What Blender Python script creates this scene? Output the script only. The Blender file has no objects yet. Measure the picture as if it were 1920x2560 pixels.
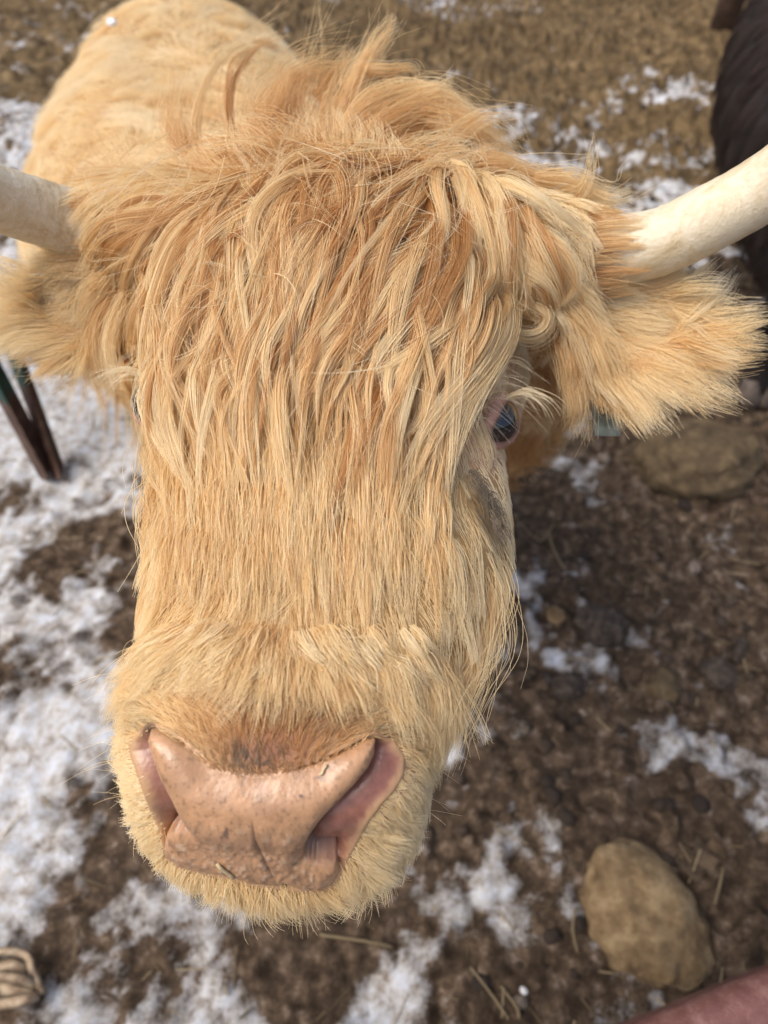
import bpy, bmesh, math, random
import numpy as np
from mathutils import Vector, Matrix
from mathutils.bvhtree import BVHTree
from mathutils.kdtree import KDTree

SC = bpy.context.scene
COL = SC.collection
rng = np.random.default_rng(11)
random.seed(11)

# ------------------------------------------------------------------ camera
CAMZ = 1.55
PITCH = math.radians(50.0)
FQ, QX, QY = 1534.0, 829.5, 1106.0        # focal length and centre of a 1659 x 2212 picture
CAM = np.array([0.0, 0.0, CAMZ])
CF = np.array([0.0, math.cos(PITCH), -math.sin(PITCH)])
CR = np.array([1.0, 0.0, 0.0])
CU = np.array([0.0, math.sin(PITCH), math.cos(PITCH)])
cam_d = bpy.data.cameras.new('camera')
cam = bpy.data.objects.new('camera', cam_d)
COL.objects.link(cam)
cam.location = CAM
cam.rotation_euler = (math.pi / 2 - PITCH, 0, 0)
cam_d.sensor_fit = 'VERTICAL'
cam_d.sensor_height = 24.0
cam_d.lens = 24.0 * FQ / 2212.0
cam_d.clip_start = 0.02
cam_d.clip_end = 500
cam_d.dof.use_dof = True
cam_d.dof.focus_distance = 0.47
cam_d.dof.aperture_fstop = cam_d.lens / 4.6
SC.camera = cam

# ------------------------------------------------------------------ light
SUN_EL, SUN_AZ = math.radians(58), math.radians(-108)   # azimuth from +Y towards +X
world = bpy.data.worlds.new('World')
SC.world = world
world.use_nodes = True
wt = world.node_tree
sky = wt.nodes.new('ShaderNodeTexSky')
sky.sky_type = 'NISHITA'
sky.sun_disc = False
sky.sun_elevation = SUN_EL
sky.sun_rotation = SUN_AZ
sky.air_density = 1.0
sky.dust_density = 6.0
sky.ozone_density = 1.0
wt.nodes['Background'].inputs['Strength'].default_value = 0.15
wt.links.new(sky.outputs[0], wt.nodes['Background'].inputs['Color'])
sun_d = bpy.data.lights.new('sun', 'SUN')
sun_d.energy = 1.15
sun_d.angle = math.radians(40)
sun_d.color = (1.0, 0.985, 0.96)
sun = bpy.data.objects.new('sun', sun_d)
COL.objects.link(sun)
sv = Vector((math.sin(SUN_AZ) * math.cos(SUN_EL), math.cos(SUN_AZ) * math.cos(SUN_EL), math.sin(SUN_EL)))
sun.rotation_euler = sv.to_track_quat('Z', 'Y').to_euler()
sun.location = sv * 20

SC.view_settings.view_transform = 'Standard'
SC.view_settings.look = 'None'
SC.view_settings.exposure = 0.40
SC.view_settings.gamma = 1.0
SC.view_settings.use_curve_mapping = False
SC.render.engine = 'CYCLES'
SC.cycles.use_denoising = True
SC.cycles.max_bounces = 7
SC.cycles.transmission_bounces = 6
SC.cycles.transparent_max_bounces = 8
SC.cycles_curves.shape = 'RIBBONS'
SC.cycles_curves.subdivisions = 2

# ------------------------------------------------------------------ helpers
def nz(v):
    v = np.asarray(v, float)
    return v / (np.linalg.norm(v, axis=-1, keepdims=True) + 1e-12)

def Pq(x, y, d):
    """point seen at (x, y) of the 1659-wide picture at depth d"""
    return CAM + d * (CF + (x - QX) / FQ * CR + (QY - y) / FQ * CU)

def proj(P):
    v = np.asarray(P, float) - CAM
    d = v @ CF
    return QX + FQ * (v @ CR) / d, QY - FQ * (v @ CU) / d, d

def Gq(x, y, z=0.0):
    r = CF + (x - QX) / FQ * CR + (QY - y) / FQ * CU
    t = (z - CAMZ) / r[2]
    return CAM + r * t

def hash01(ix, iy, iz, seed):
    h = (ix * 374761393 + iy * 668265263 + iz * 2147483647 + seed * 974634777) & 0xFFFFFFFF
    h = ((h ^ (h >> 13)) * 1274126177) & 0xFFFFFFFF
    h = ((h ^ (h >> 16)) * 2246822519) & 0xFFFFFFFF
    return ((h ^ (h >> 15)) & 0xFFFFFF) / float(0xFFFFFF)

def vnoise(p, seed=0):
    """smooth value noise, p (N,3) -> (N,) in -1..1"""
    p = np.asarray(p, float)
    i = np.floor(p).astype(np.int64)
    f = p - i
    f = f * f * f * (f * (f * 6 - 15) + 10)
    out = np.zeros(len(p))
    for dx in (0, 1):
        wx = f[:, 0] if dx else 1 - f[:, 0]
        for dy in (0, 1):
            wy = f[:, 1] if dy else 1 - f[:, 1]
            for dz in (0, 1):
                wz = f[:, 2] if dz else 1 - f[:, 2]
                out += wx * wy * wz * hash01(i[:, 0] + dx, i[:, 1] + dy, i[:, 2] + dz, seed)
    return out * 2 - 1

def fbm(p, octv=4, seed=0, gain=0.5):
    s = np.zeros(len(p)); a = 1.0; t = 0.0
    q = np.array(p, float)
    for k in range(octv):
        s += a * vnoise(q, seed + k * 17); t += a
        a *= gain; q = q * 2.03 + 7.1
    return s / t

def sstep(a, b, x):
    t = np.clip((x - a) / (b - a), 0, 1)
    return t * t * (3 - 2 * t)

def idw(q, anchors, values, p=3.0, eps=20.0):
    """inverse distance weighting in the picture-plane coordinates"""
    A = np.asarray(anchors, float); V = np.asarray(values, float)
    if V.ndim == 1: V = V[:, None]
    out = np.zeros((len(q), V.shape[1]))
    for s in range(0, len(q), 20000):
        d2 = ((q[s:s + 20000, None, :] - A[None]) ** 2).sum(-1) + eps * eps
        w = d2 ** (-p / 2)
        out[s:s + 20000] = (w @ V) / w.sum(1, keepdims=True)
    return out

def mesh_obj(name, V, F, mat=None, parent=None, smooth=True):
    me = bpy.data.meshes.new(name)
    me.from_pydata([tuple(v) for v in V], [], [tuple(f) for f in F])
    if smooth:
        me.polygons.foreach_set('use_smooth', [True] * len(me.polygons))
    me.update()
    o = bpy.data.objects.new(name, me)
    COL.objects.link(o)
    if mat: me.materials.append(mat)
    if parent:
        o.parent = parent
        o.matrix_parent_inverse = Matrix.Translation(-Vector(parent.location))
    return o

def tag(o, label=None, cat=None, group=None, kind=None):
    if label: o['label'] = label
    if cat: o['category'] = cat
    if group: o['group'] = group
    if kind: o['kind'] = kind
    return o

def empty(name, loc):
    o = bpy.data.objects.new(name, None)
    o.location = loc
    COL.objects.link(o)
    return o

def vattr(o, name, data, kind='FLOAT'):
    a = o.data.attributes.new(name, kind, 'POINT')
    if kind == 'FLOAT':
        a.data.foreach_set('value', np.asarray(data, np.float32).ravel())
    else:
        d = np.ones((len(data), 4), np.float32); d[:, :3] = data
        a.data.foreach_set('color', d.ravel())

def tube(path, radii, n=16, cap=True):
    """tube along path with parallel-transported rings"""
    path = np.asarray(path, float); m = len(path)
    radii = np.broadcast_to(np.asarray(radii, float), (m,))
    T = nz(np.gradient(path, axis=0))
    ref = np.array([0, 0, 1.0]) if abs(T[0][2]) < 0.9 else np.array([1.0, 0, 0])
    U = nz(np.cross(T[0], ref)); V = []; F = []
    for i in range(m):
        U = nz(U - T[i] * (U @ T[i])); W = np.cross(T[i], U)
        for k in range(n):
            a = 2 * math.pi * k / n
            V.append(path[i] + radii[i] * (math.cos(a) * U + math.sin(a) * W))
    for i in range(m - 1):
        for k in range(n):
            F.append((i * n + k, i * n + (k + 1) % n, (i + 1) * n + (k + 1) % n, (i + 1) * n + k))
    if cap:
        F.append(tuple(range(n - 1, -1, -1)))
        F.append(tuple((m - 1) * n + k for k in range(n)))
    return V, F

def catmull(K, t):
    """Catmull-Rom through rows of K at parameters t in 0..len-1"""
    K = np.asarray(K, float); n = len(K)
    t = np.clip(np.asarray(t, float), 0, n - 1 - 1e-9)
    i = t.astype(int); f = (t - i)[:, None]
    g = lambda j: K[np.clip(j, 0, n - 1)]
    p0, p1, p2, p3 = g(i - 1), g(i), g(i + 1), g(i + 2)
    return 0.5 * ((2 * p1) + (-p0 + p2) * f + (2 * p0 - 5 * p1 + 4 * p2 - p3) * f ** 2 + (-p0 + 3 * p1 - 3 * p2 + p3) * f ** 3)

# ------------------------------------------------------------------ node materials
def new_mat(name):
    m = bpy.data.materials.new(name); m.use_nodes = True
    nt = m.node_tree
    return m, nt, nt.nodes['Principled BSDF']

def nd(nt, typ, **kw):
    n = nt.nodes.new(typ)
    for k, v in kw.items():
        if k in n.inputs.keys(): n.inputs[k].default_value = v
        else: setattr(n, k, v)
    return n

def noise(nt, scale, detail=4, rough=0.55, coord='Object', dist=0.0):
    tc = nd(nt, 'ShaderNodeTexCoord')
    n = nd(nt, 'ShaderNodeTexNoise', Scale=scale, Detail=detail, Roughness=rough, Distortion=dist)
    nt.links.new(tc.outputs[coord], n.inputs['Vector'])
    return n.outputs['Fac']

def ramp(nt, fac, stops):
    r = nd(nt, 'ShaderNodeValToRGB')
    e = r.color_ramp.elements
    while len(e) < len(stops): e.new(0.5)
    for x, (p, c) in zip(e, stops):
        x.position = p; x.color = (*c, 1) if len(c) == 3 else c
    nt.links.new(fac, r.inputs[0])
    return r.outputs[0]

def mix(nt, fac, a, b, mode='MIX'):
    m = nd(nt, 'ShaderNodeMix', data_type='RGBA', blend_type=mode)
    for s, v in ((0, fac), (6, a), (7, b)):
        if hasattr(v, 'links'): nt.links.new(v, m.inputs[s])
        else: m.inputs[s].default_value = v if s == 0 else (*v, 1)
    return m.outputs[2]

def bump(nt, bsdf, h, strength=0.3, dist=0.01):
    b = nd(nt, 'ShaderNodeBump', Strength=strength, Distance=dist)
    nt.links.new(h, b.inputs['Height'])
    nt.links.new(b.outputs[0], bsdf.inputs['Normal'])

def attr(nt, name, out='Fac'):
    return nd(nt, 'ShaderNodeAttribute', attribute_name=name).outputs[out]

def hair_mat(name, rough=0.32, gloss=0.13):
    """hair: coloured diffuse, some light passing through the strand and a soft sheen along it"""
    m = bpy.data.materials.new(name); m.use_nodes = True
    nt = m.node_tree
    nt.nodes.remove(nt.nodes['Principled BSDF'])
    col = attr(nt, 'tint', 'Color')
    df = nd(nt, 'ShaderNodeBsdfDiffuse'); tr = nd(nt, 'ShaderNodeBsdfTranslucent')
    hr = nd(nt, 'ShaderNodeBsdfHair'); hr.component = 'Reflection'
    hr.inputs['RoughnessU'].default_value = rough; hr.inputs['RoughnessV'].default_value = 0.9
    hr.inputs['Color'].default_value = (1.0, 0.86, 0.66, 1)
    nt.links.new(col, df.inputs['Color']); nt.links.new(col, tr.inputs['Color'])
    m1 = nd(nt, 'ShaderNodeMixShader', Fac=0.40); nt.links.new(df.outputs[0], m1.inputs[1]); nt.links.new(tr.outputs[0], m1.inputs[2])
    m2 = nd(nt, 'ShaderNodeMixShader', Fac=gloss); nt.links.new(m1.outputs[0], m2.inputs[1]); nt.links.new(hr.outputs[0], m2.inputs[2])
    nt.links.new(m2.outputs[0], nt.nodes['Material Output'].inputs['Surface'])
    return m

M_HAIR = hair_mat('golden_hair')
M_DARKHAIR = hair_mat('dark_hair', 0.35, 0.05)

m, nt, b = new_mat('skin_under_fur')
nt.links.new(attr(nt, 'tint', 'Color'), b.inputs['Base Color'])
b.inputs['Roughness'].default_value = 0.85
M_SKIN = m

# ------------------------------------------------------------------ ground
snow_pts = [(50,300,.72),(30,150,.4),(60,60,.42),(40,420,.7),(20,560,.7),(60,900,.78),(200,950,.72),(250,870,.66),(60,1200,.68),(190,1180,.34),(220,1060,.55),(60,1350,.58),(40,1430,.4),(150,1520,.58),
  (200,1430,.35),(230,1620,.5),(30,1560,.36),(60,1700,.84),(110,1800,.84),(60,1950,.74),(250,1830,.4),(200,1700,.42),(250,1960,.55),(60,2090,.42),(150,2060,.36),(300,2060,.3),(210,2170,.6),(330,1960,.62),(480,2110,.7),(430,2190,.68),(500,2190,.66),(880,2180,.62),(700,2080,.4),(560,1930,.62),(700,1990,.62),
  (640,2130,.2),(560,2060,.28),(740,2040,.35),(830,2140,.62),(800,1960,.35),(930,2190,.42),(1030,1930,.76),(960,1880,.66),(1080,2000,.66),(1000,2010,.66),(1010,1830,.5),(920,1790,.46),(1100,1770,.42),(1060,2100,.18),(1100,2170,.2),(1200,1560,.54),(1180,1440,.56),(1150,1500,.5),(1330,1620,.44),(1280,1560,.36),
  (1400,1300,.24),(1550,1300,.22),(1600,1500,.2),(1500,1750,.12),(1645,1720,.5),(1300,1850,.2),(1560,1950,.12),(1550,2080,.14),(1200,1950,.2),(1450,1150,.22),(1250,1090,.36),(1400,430,.66),(1300,370,.5),(1080,270,.62),(1000,210,.5),(1470,210,.52),
  (1350,250,.36),(1200,160,.25),(1000,100,.12),(1200,60,.1),(1450,100,.12),(950,3,.62),(1060,8,.55),(1200,10,.3),(1400,10,.12),(1550,300,.42),(640,90,.3),(1500,1000,.25),(1640,900,.3),(760,60,.1)]
SP = np.array(snow_pts)
G3 = np.array([Gq(x, y) for x, y, v in snow_pts])

xs = np.concatenate([-np.geomspace(90, 3.6, 16), -1.7 - np.cumsum(np.linspace(.011, .045, 64))[::-1], np.arange(-1.7, 2.1, 0.0105), 2.1 + np.cumsum(np.linspace(.011, .05, 70)), np.geomspace(4.5, 90, 16)])
ys = np.concatenate([-np.geomspace(40, 0.32, 18), np.arange(-0.3, 2.5, 0.0105), 2.5 + np.cumsum(np.linspace(.0105, .038, 175)), np.geomspace(7.1, 140, 16)])
XX, YY = np.meshgrid(xs, ys)
gp = np.stack([XX.ravel(), YY.ravel(), np.zeros(XX.size)], 1)
wq = gp[:, :2]
bias = np.zeros(len(gp))
scl = np.maximum(np.linalg.norm(G3 - CAM, axis=1), 1.0)
for s in range(0, len(gp), 20000):
    d2 = ((wq[s:s + 20000, None, :] - G3[None, :, :2]) ** 2).sum(-1) / scl ** 2 + 0.03 ** 2
    w = d2 ** -1.6
    bias[s:s + 20000] = (w @ SP[:, 2]) / w.sum(1)
n1 = fbm(gp * 6.5 + 3.0, 4, 1, 0.6)
n2 = fbm(gp * 38 + 9.0, 3, 5, 0.6)
farw = sstep(1.9, 2.8, gp[:, 1])
snow_v = bias - .012 - .12 * farw + 0.42 * n1 + (0.11 + .16 * farw) * n2 + 0.13 * fbm(gp * 3.1, 3, 55) + (.07 + .09 * farw) * vnoise(gp * 55, 66)
mask = sstep(0.50, 0.62, snow_v)
r1 = 1 - np.abs(fbm(gp * 14, 3, 21))
clod = np.maximum(0, fbm(gp * 22 + 4, 4, 31, 0.6))
near = (np.abs(gp[:, 0]) < 4.6) * (gp[:, 1] < 7.2) * (gp[:, 1] > -.4) * (1 + .8 * sstep(2.5, 4, gp[:, 1]))
h = 0.03 * fbm(gp * 2.2, 3, 41) + 0.022 * (r1 - 0.8) + 0.045 * clod * (1 - 0.85 * mask) + mask * 0.006 + 0.014 * n2 * (1 - .9 * mask)
gp[:, 2] = h * near
nx_, ny_ = len(xs), len(ys)
idx = np.arange(nx_ * ny_).reshape(ny_, nx_)
GF = np.stack([idx[:-1, :-1], idx[:-1, 1:], idx[1:, 1:], idx[1:, :-1]], -1).reshape(-1, 4)
m, nt, b = new_mat('mud_and_snow')
sn = attr(nt, 'snow_cover')
fine = noise(nt, 130, 5, 0.65)
mid = noise(nt, 30, 7, 0.72)
straw_n = noise(nt, 6, 5, 0.6)
add = nd(nt, 'ShaderNodeMath', operation='MULTIPLY_ADD'); nt.links.new(fine, add.inputs[0]); add.inputs[1].default_value = 0.26; nt.links.new(sn, add.inputs[2])
fac = ramp(nt, add.outputs[0], [(0.57, (0, 0, 0)), (0.66, (.55, .55, .55)), (0.76, (1, 1, 1))])
mudc = ramp(nt, mid, [(0.30, (.019, .012, .007)), (0.46, (.050, .033, .020)), (0.57, (.105, .072, .047)), (0.70, (.26, .205, .16))])
strawc = ramp(nt, noise(nt, 6.5, 9, 0.8, dist=.8), [(0.3, (.022, .014, .006)), (0.44, (.075, .048, .02)), (0.54, (.15, .10, .044)), (0.66, (.28, .20, .105))])
far = attr(nt, 'straw_cover')
mudc = mix(nt, far, mudc, strawc)
dirt = ramp(nt, mid, [(0.34, (.22, .18, .145)), (0.48, (.45, .44, .425)), (0.6, (.55, .585, .635))])
nt.links.new(mix(nt, fac, mudc, dirt), b.inputs['Base Color'])
rr_ = nd(nt, 'ShaderNodeMapRange', **{'From Min': 0.3, 'From Max': 0.7, 'To Min': 0.5, 'To Max': 0.9}); nt.links.new(mid, rr_.inputs[0]); nt.links.new(rr_.outputs[0], b.inputs['Roughness'])
bump(nt, b, fine, 0.55, 0.010)
b.inputs['Specular IOR Level'].default_value = .18
b.inputs['Subsurface Weight'].default_value = 0.0
ground = mesh_obj('ground', gp, GF.tolist(), m)
vattr(ground, 'snow_cover', snow_v)
vattr(ground, 'straw_cover', sstep(2.3, 3.4, gp[:, 1] + 0.35 * n1) * 0.85)
tag(ground, 'churned brown mud with patchy trampled snow', kind='structure')
ground_bvh = BVHTree.FromPolygons([tuple(v) for v in gp], GF.tolist())
def gz(x, y):
    hit = ground_bvh.ray_cast(Vector((x, y, 3)), Vector((0, 0, -1)))
    return hit[0].z if hit[0] else 0.0

# ------------------------------------------------------------------ hair engine
def hair(name, P, tint, rad_root, rad_tip, parent, mat=M_HAIR, label=None):
    """P (N,K,3) strand points, tint (N,3) or (N,K,3)"""
    P = np.ascontiguousarray(P, np.float32)
    N, K, _ = P.shape
    hc = bpy.data.hair_curves.new(name)
    hc.add_curves([K] * N)
    hc.points.foreach_set('position', P.ravel())
    r = hc.attributes.get('radius') or hc.attributes.new('radius', 'FLOAT', 'POINT')
    s = np.linspace(0, 1, K)[None, :]
    rr = np.asarray(rad_root).reshape(-1, 1) * (1 - s ** 1.5) + np.asarray(rad_tip).reshape(-1, 1) * s ** 1.5
    rr = np.broadcast_to(rr, (N, K)).astype(np.float32)
    r.data.foreach_set('value', np.ascontiguousarray(rr).ravel())
    t = hc.attributes.new('tint', 'FLOAT_COLOR', 'POINT')
    T = np.asarray(tint, np.float32)
    if T.ndim == 2: T = np.repeat(T[:, None, :], K, 1)
    c = np.ones((N, K, 4), np.float32); c[..., :3] = np.clip(T, 0.002, 0.97)
    t.data.foreach_set('color', c.ravel())
    hc.materials.append(mat)
    o = bpy.data.objects.new(name, hc)
    COL.objects.link(o)
    o.parent = parent
    o.matrix_parent_inverse = Matrix.Translation(-Vector(parent.location))
    o['kind'] = 'stuff'
    if label: o['label'] = label
    return o

def sample_tris(V, F, weight, n):
    """area-weighted points on quads/tris with a per-face weight"""
    V = np.asarray(V); T = []
    W = []
    for f, w in zip(F, weight):
        if w <= 0: continue
        T.append(f[:3]); W.append(w)
        if len(f) == 4: T.append((f[0], f[2], f[3])); W.append(w)
    T = np.array(T); W = np.array(W)
    A, B, C_ = V[T[:, 0]], V[T[:, 1]], V[T[:, 2]]
    nr = np.cross(B - A, C_ - A); ar = np.linalg.norm(nr, axis=1)
    p = ar * W; p = p / p.sum()
    i = rng.choice(len(T), n, p=p)
    u, v = rng.random(n), rng.random(n)
    fl = u + v > 1; u[fl] = 1 - u[fl]; v[fl] = 1 - v[fl]
    pts = A[i] + u[:, None] * (B - A)[i] + v[:, None] * (C_ - A)[i]
    return pts, nz(nr[i]), T[i]

def grow(root, nrm, comb, L, lift, K=7, droop=0.0, clump=0.6, n_clump=None, wave=0.0, jitter=0.15, clump_jit=0.25, frizz=0.0, cpow=1.3):
    """fur: strands leave the skin at `lift`, bend into `comb`; neighbours gather into tufts. returns (N,K,3), tuft id"""
    N = len(root)
    L = np.broadcast_to(L, (N,)).copy(); lift = np.broadcast_to(lift, (N,)); clump = np.broadcast_to(clump, (N,))
    n_clump = n_clump or max(2, N // 30)
    cid = rng.choice(N, n_clump, replace=False)
    kd = KDTree(n_clump)
    for j, c in enumerate(cid): kd.insert(Vector(root[c]), j)
    kd.balance()
    near_ = np.array([kd.find(Vector(r))[1] for r in root])
    cj = rng.normal(0, 1, (n_clump, 3)); cl = rng.uniform(0.65, 1.28, n_clump)
    ph = rng.uniform(0, 6.28, n_clump)
    comb = nz(comb - nrm * (comb * nrm).sum(1, keepdims=True))
    side = np.cross(nrm, comb)
    def build(idx, tuft, jit):
        r, nn, cc, sd = root[idx], nrm[idx], comb[idx], side[idx]
        d0 = cc + clump_jit * cj[tuft][:, :1] * sd + jit * rng.normal(0, 1, (len(idx), 1)) * sd
        d0 = nz(d0)
        li = lift[idx] * (1 + 0.25 * cj[tuft][:, 1]) + jit * 0.5 * rng.normal(0, 1, len(idx))
        LL = L[idx] * cl[tuft] * rng.uniform(0.8, 1.1, len(idx))
        pts = np.zeros((len(idx), K, 3)); pts[:, 0] = r
        w = wave * np.sin(ph[tuft])
        for k in range(1, K):
            s = (k - 0.5) / (K - 1)
            ws = wave * np.sin(ph[tuft] + s * 5.0)
            d = d0 + nn * (li * (1 - s) ** 1.2)[:, None] + sd * ws[:, None] + np.array([0, 0, -1.0]) * (droop * s)
            if frizz: d = d + rng.normal(0, frizz, d.shape)
            pts[:, k] = pts[:, k - 1] + nz(d) * (LL / (K - 1))[:, None]
        return pts
    G = build(cid, np.arange(n_clump), 0.0)
    P = build(np.arange(N), near_, jitter)
    s = np.linspace(0, 1, K)
    w = clump[:, None] * (s[None, :] ** cpow)
    rel = G[near_] - P
    lim = np.linalg.norm(P[:, 0] - root[cid[near_]], axis=1)
    P = P + rel * w[..., None]
    return P, near_

# colours of the coat (linear)
C_PALE = np.array([.93, .80, .53]); C_GOLD = np.array([.885, .69, .375]); C_TAN = np.array([.735, .47, .20]); C_RUST = np.array([.54, .27, .08])
C_CREAM = np.array([.93, .83, .60]); C_GREY = np.array([.20, .16, .12]); C_DARK = np.array([.05, .038, .03])

# ------------------------------------------------------------------ the cow: frame of the head
NS = Pq(578, 1800, .405)
PO = Pq(752, 470, .665)
AX = nz(NS - PO)
rho = math.radians(3.0)
RR = CR * math.cos(rho) - CU * math.sin(rho)
RR = nz(RR - AX * (RR @ AX))
NN = nz(np.cross(RR, AX)); NN = NN if NN @ CF < 0 else -NN
def H(x, s, z):
    return NS + RR * x - AX * s + NN * z

cow = empty('highland_cow', (-0.35, 1.4, 0.0))
tag(cow, 'shaggy golden highland cow with pale horns reaching its pink nose to the viewer', 'cow')

# s, half width, top, bottom of the head
HS = [(-.004,.004,-.004,-.012),(.000,.042,.022,-.046),(.010,.072,.037,-.066),(.026,.088,.049,-.082),(.050,.094,.057,-.090),(.080,.094,.062,-.092),(.120,.109,.064,-.094),(.180,.126,.067,-.105),
      (.240,.130,.071,-.12),(.300,.135,.075,-.14),(.350,.143,.079,-.16),(.420,.145,.080,-.17),(.480,.148,.078,-.17),(.530,.155,.068,-.17)]
ST = []   # centre(3) R(3) U(3) w up dn
for s, w, zt, zb in HS:
    zc = (zt + zb) / 2; hh = (zt - zb) / 2
    sx_ = np.interp(s, [.0, .05, .12, .18, .24, .30, .36], [0, -.002, .010, .017, .014, .006, 0])
    ST.append(np.concatenate([H(sx_, s, zc), RR, NN, [w, hh, hh]]))
bR = nz([.95, .30, 0]); bU = np.array([0, 0, 1.0])
def bs(c, w, up, dn, R=bR): ST.append(np.concatenate([c, R, bU, [w, up, dn]]))
bs((.0, .76, .97), .295, .17, .30, nz([1, .1, 0])); bs((-.05, .96, .93), .32, .19, .35, nz([1, .2, 0])); bs((-.25, 1.22, .77), .34, .27, .34); bs((-.38, 1.5, .70), .39, .31, .33)
bs((-.47, 1.85, .69), .36, .32, .32); bs((-.55, 2.18, .70), .28, .30, .27); bs((-.62, 2.40, .73), .17, .20, .19); bs((-.645, 2.47, .75), .01, .012, .012)
ST = np.array(ST)
NSEG, NAR = 320, 112
# denser rings on the head
tt = np.concatenate([np.linspace(0, 4, 50, endpoint=False), np.linspace(4, len(HS) - 1, 120, endpoint=False), np.linspace(len(HS) - 1, len(ST) - 1, 110)])
KS = catmull(ST, tt)
V = []
ang = np.linspace(0, 2 * math.pi, NAR, endpoint=False)
for k in KS:
    c, R, U, w, up, dn = k[:3], nz(k[3:6]), nz(k[6:9]), max(k[9], .003), max(k[10], .003), max(k[11], .003)
    ca, sa = np.cos(ang), np.sin(ang)
    e = 2 / 2.35
    xx = np.sign(ca) * np.abs(ca) ** e * w; zz = np.sign(sa) * np.abs(sa) ** e * np.where(sa > 0, up, dn)
    V.append(c + xx[:, None] * R + zz[:, None] * U)
V = np.concatenate(V)
nr_ = len(KS)
F = []
for i in range(nr_ - 1):
    for k in range(NAR):
        F.append((i * NAR + k, i * NAR + (k + 1) % NAR, (i + 1) * NAR + (k + 1) % NAR, (i + 1) * NAR + k))
F.append(tuple(range(NAR - 1, -1, -1))); F.append(tuple((nr_ - 1) * NAR + k for k in range(NAR)))
F = [tuple(reversed(f)) for f in F]
# orient outwards
a_, b_, c_ = V[F[5000][0]], V[F[5000][1]], V[F[5000][2]]
ring_c = KS[5000 // NAR][:3]
if np.dot(np.cross(b_ - a_, c_ - a_), a_ - ring_c) < 0: F = [tuple(reversed(f)) for f in F]

def head_local(P):
    d = np.asarray(P) - NS
    return d @ RR, -(d @ AX), d @ NN

# orbital ridges, brow and cheek bones raised out of the smooth loft
hx, hs, hz = head_local(V)
EYE_R = Pq(1056, 910, .524)
ex, es, ez = head_local(EYE_R)
print('eye local', ex, es, ez)
EYE_L = H(-ex * .93, es, ez - .004)
print('left eye at', proj(EYE_L), 'nose', proj(NS), 'poll', proj(H(0, .53, .07)))
cheek = .058 * np.exp(-((hs - .43) / .085) ** 2 - ((hz + .13) / .07) ** 2) * np.sign(hx) * sstep(.0, .06, np.abs(hx))
V = V + RR * cheek[:, None]
low_t = np.maximum(0, -hz + .008)
V = V + AX * (.80 * low_t ** 2 / (low_t + .03) * sstep(.16, .02, hs))[:, None]
hx, hs, hz = head_local(V)
outw = nz(V - np.repeat(KS[:, :3], NAR, 0))
on_head = sstep(.62, .55, hs)
for sgn in (-1, 1):
    d2 = ((hs - (es + .025)) / .045) ** 2 + ((hz - (ez + .030)) / .03) ** 2
    V += outw * (0.012 * np.exp(-d2) * (hx * sgn > 0) * on_head)[:, None]
    d2 = ((hs - es) / .022) ** 2 + ((hz - (ez + .0)) / .02) ** 2     # socket
    V -= outw * (0.010 * np.exp(-d2) * (hx * sgn > 0) * on_head)[:, None]
FQUAD = np.array([f for f in F if len(f) == 4])
head_bvh = BVHTree.FromPolygons([tuple(v) for v in V], [f for f in F])

def cast(x, y):
    d = Pq(x, y, 1.0) - CAM
    h = head_bvh.ray_cast(Vector(CAM), Vector(nz(d)))
    return (np.array(h[0]), np.array(h[1])) if h[0] else (None, None)

# ---- horn bosses and legs belong to the same body mesh
HORN_R = [Pq(1180, 560, .61), Pq(1300, 545, .60), Pq(1420, 525, .585), Pq(1545, 465, .56), Pq(1680, 385, .53), np.array([.335, .50, 1.39]), np.array([.375, .44, 1.50]), np.array([.40, .37, 1.62]), np.array([.385, .36, 1.74])]
HORN_L = [Pq(330, 505, .635), Pq(195, 490, .63), Pq(95, 462, .605), Pq(-10, 428, .57), Pq(-130, 380, .53), np.array([-.385, .47, 1.37]), np.array([-.425, .42, 1.47]), np.array([-.46, .35, 1.58]), np.array([-.45, .33, 1.70])]
V = V.tolist()
def island(path, rad, n=40):
    global V, F
    v, f = tube(path, rad, n)
    a, b_, c = np.array(v[f[0][0]]), np.array(v[f[0][1]]), np.array(v[f[0][2]])
    if np.dot(np.cross(b_ - a, c - a), a - np.array(path[0])) < 0: f = [tuple(reversed(q)) for q in f]
    o = len(V); V += [list(p) for p in v]; F += [tuple(i + o for i in q) for q in f]
NB0 = len(F)
for sg, hp in ((1, HORN_R), (-1, HORN_L)):
    K = np.array([H(sg * .05, .44, .0), H(sg * .10, .45, .005), hp[0] * .75 + H(sg * .13, .455, .01) * .25, hp[0] * .25 + hp[1] * .75])
    pth = catmull(K, np.linspace(0, 3, 26))
    island(pth, np.interp(np.linspace(0, 3, 26), [0, 1, 2, 3], [.075, .070, .056, .039]))
LEGS = [(-.25 - .17, 1.18), (-.25 + .17, 1.28), (-.55 - .17, 2.12), (-.55 + .16, 2.22)]
for i, (lx, ly) in enumerate(LEGS):
    g = gz(lx, ly)
    bk = .06 if i > 1 else 0.0
    K = np.array([(lx, ly, .62), (lx, ly - .01 - bk * .5, .46), (lx, ly + bk, .33), (lx, ly + bk * .7, .17), (lx, ly - .01, g + .05), (lx, ly - .03, g + .03)])
    tq = np.linspace(0, 5, 30)
    island(catmull(K, tq), np.interp(tq, range(6), [.12, .085, .055, .045, .05, .052]), 24)
V = np.array(V)
head_bvh = BVHTree.FromPolygons([tuple(v) for v in V], F)
fc = np.array([V[list(f)].mean(0) for f in F])
fn = nz(np.array([np.cross(V[f[1]] - V[f[0]], V[f[2]] - V[f[0]]) for f in F]))
fs = head_local(fc)[1]
qx, qy, qd = proj(fc); fq = np.stack([qx, qy], 1)
view = nz(CAM - fc); facing = (fn * view).sum(1)

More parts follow.
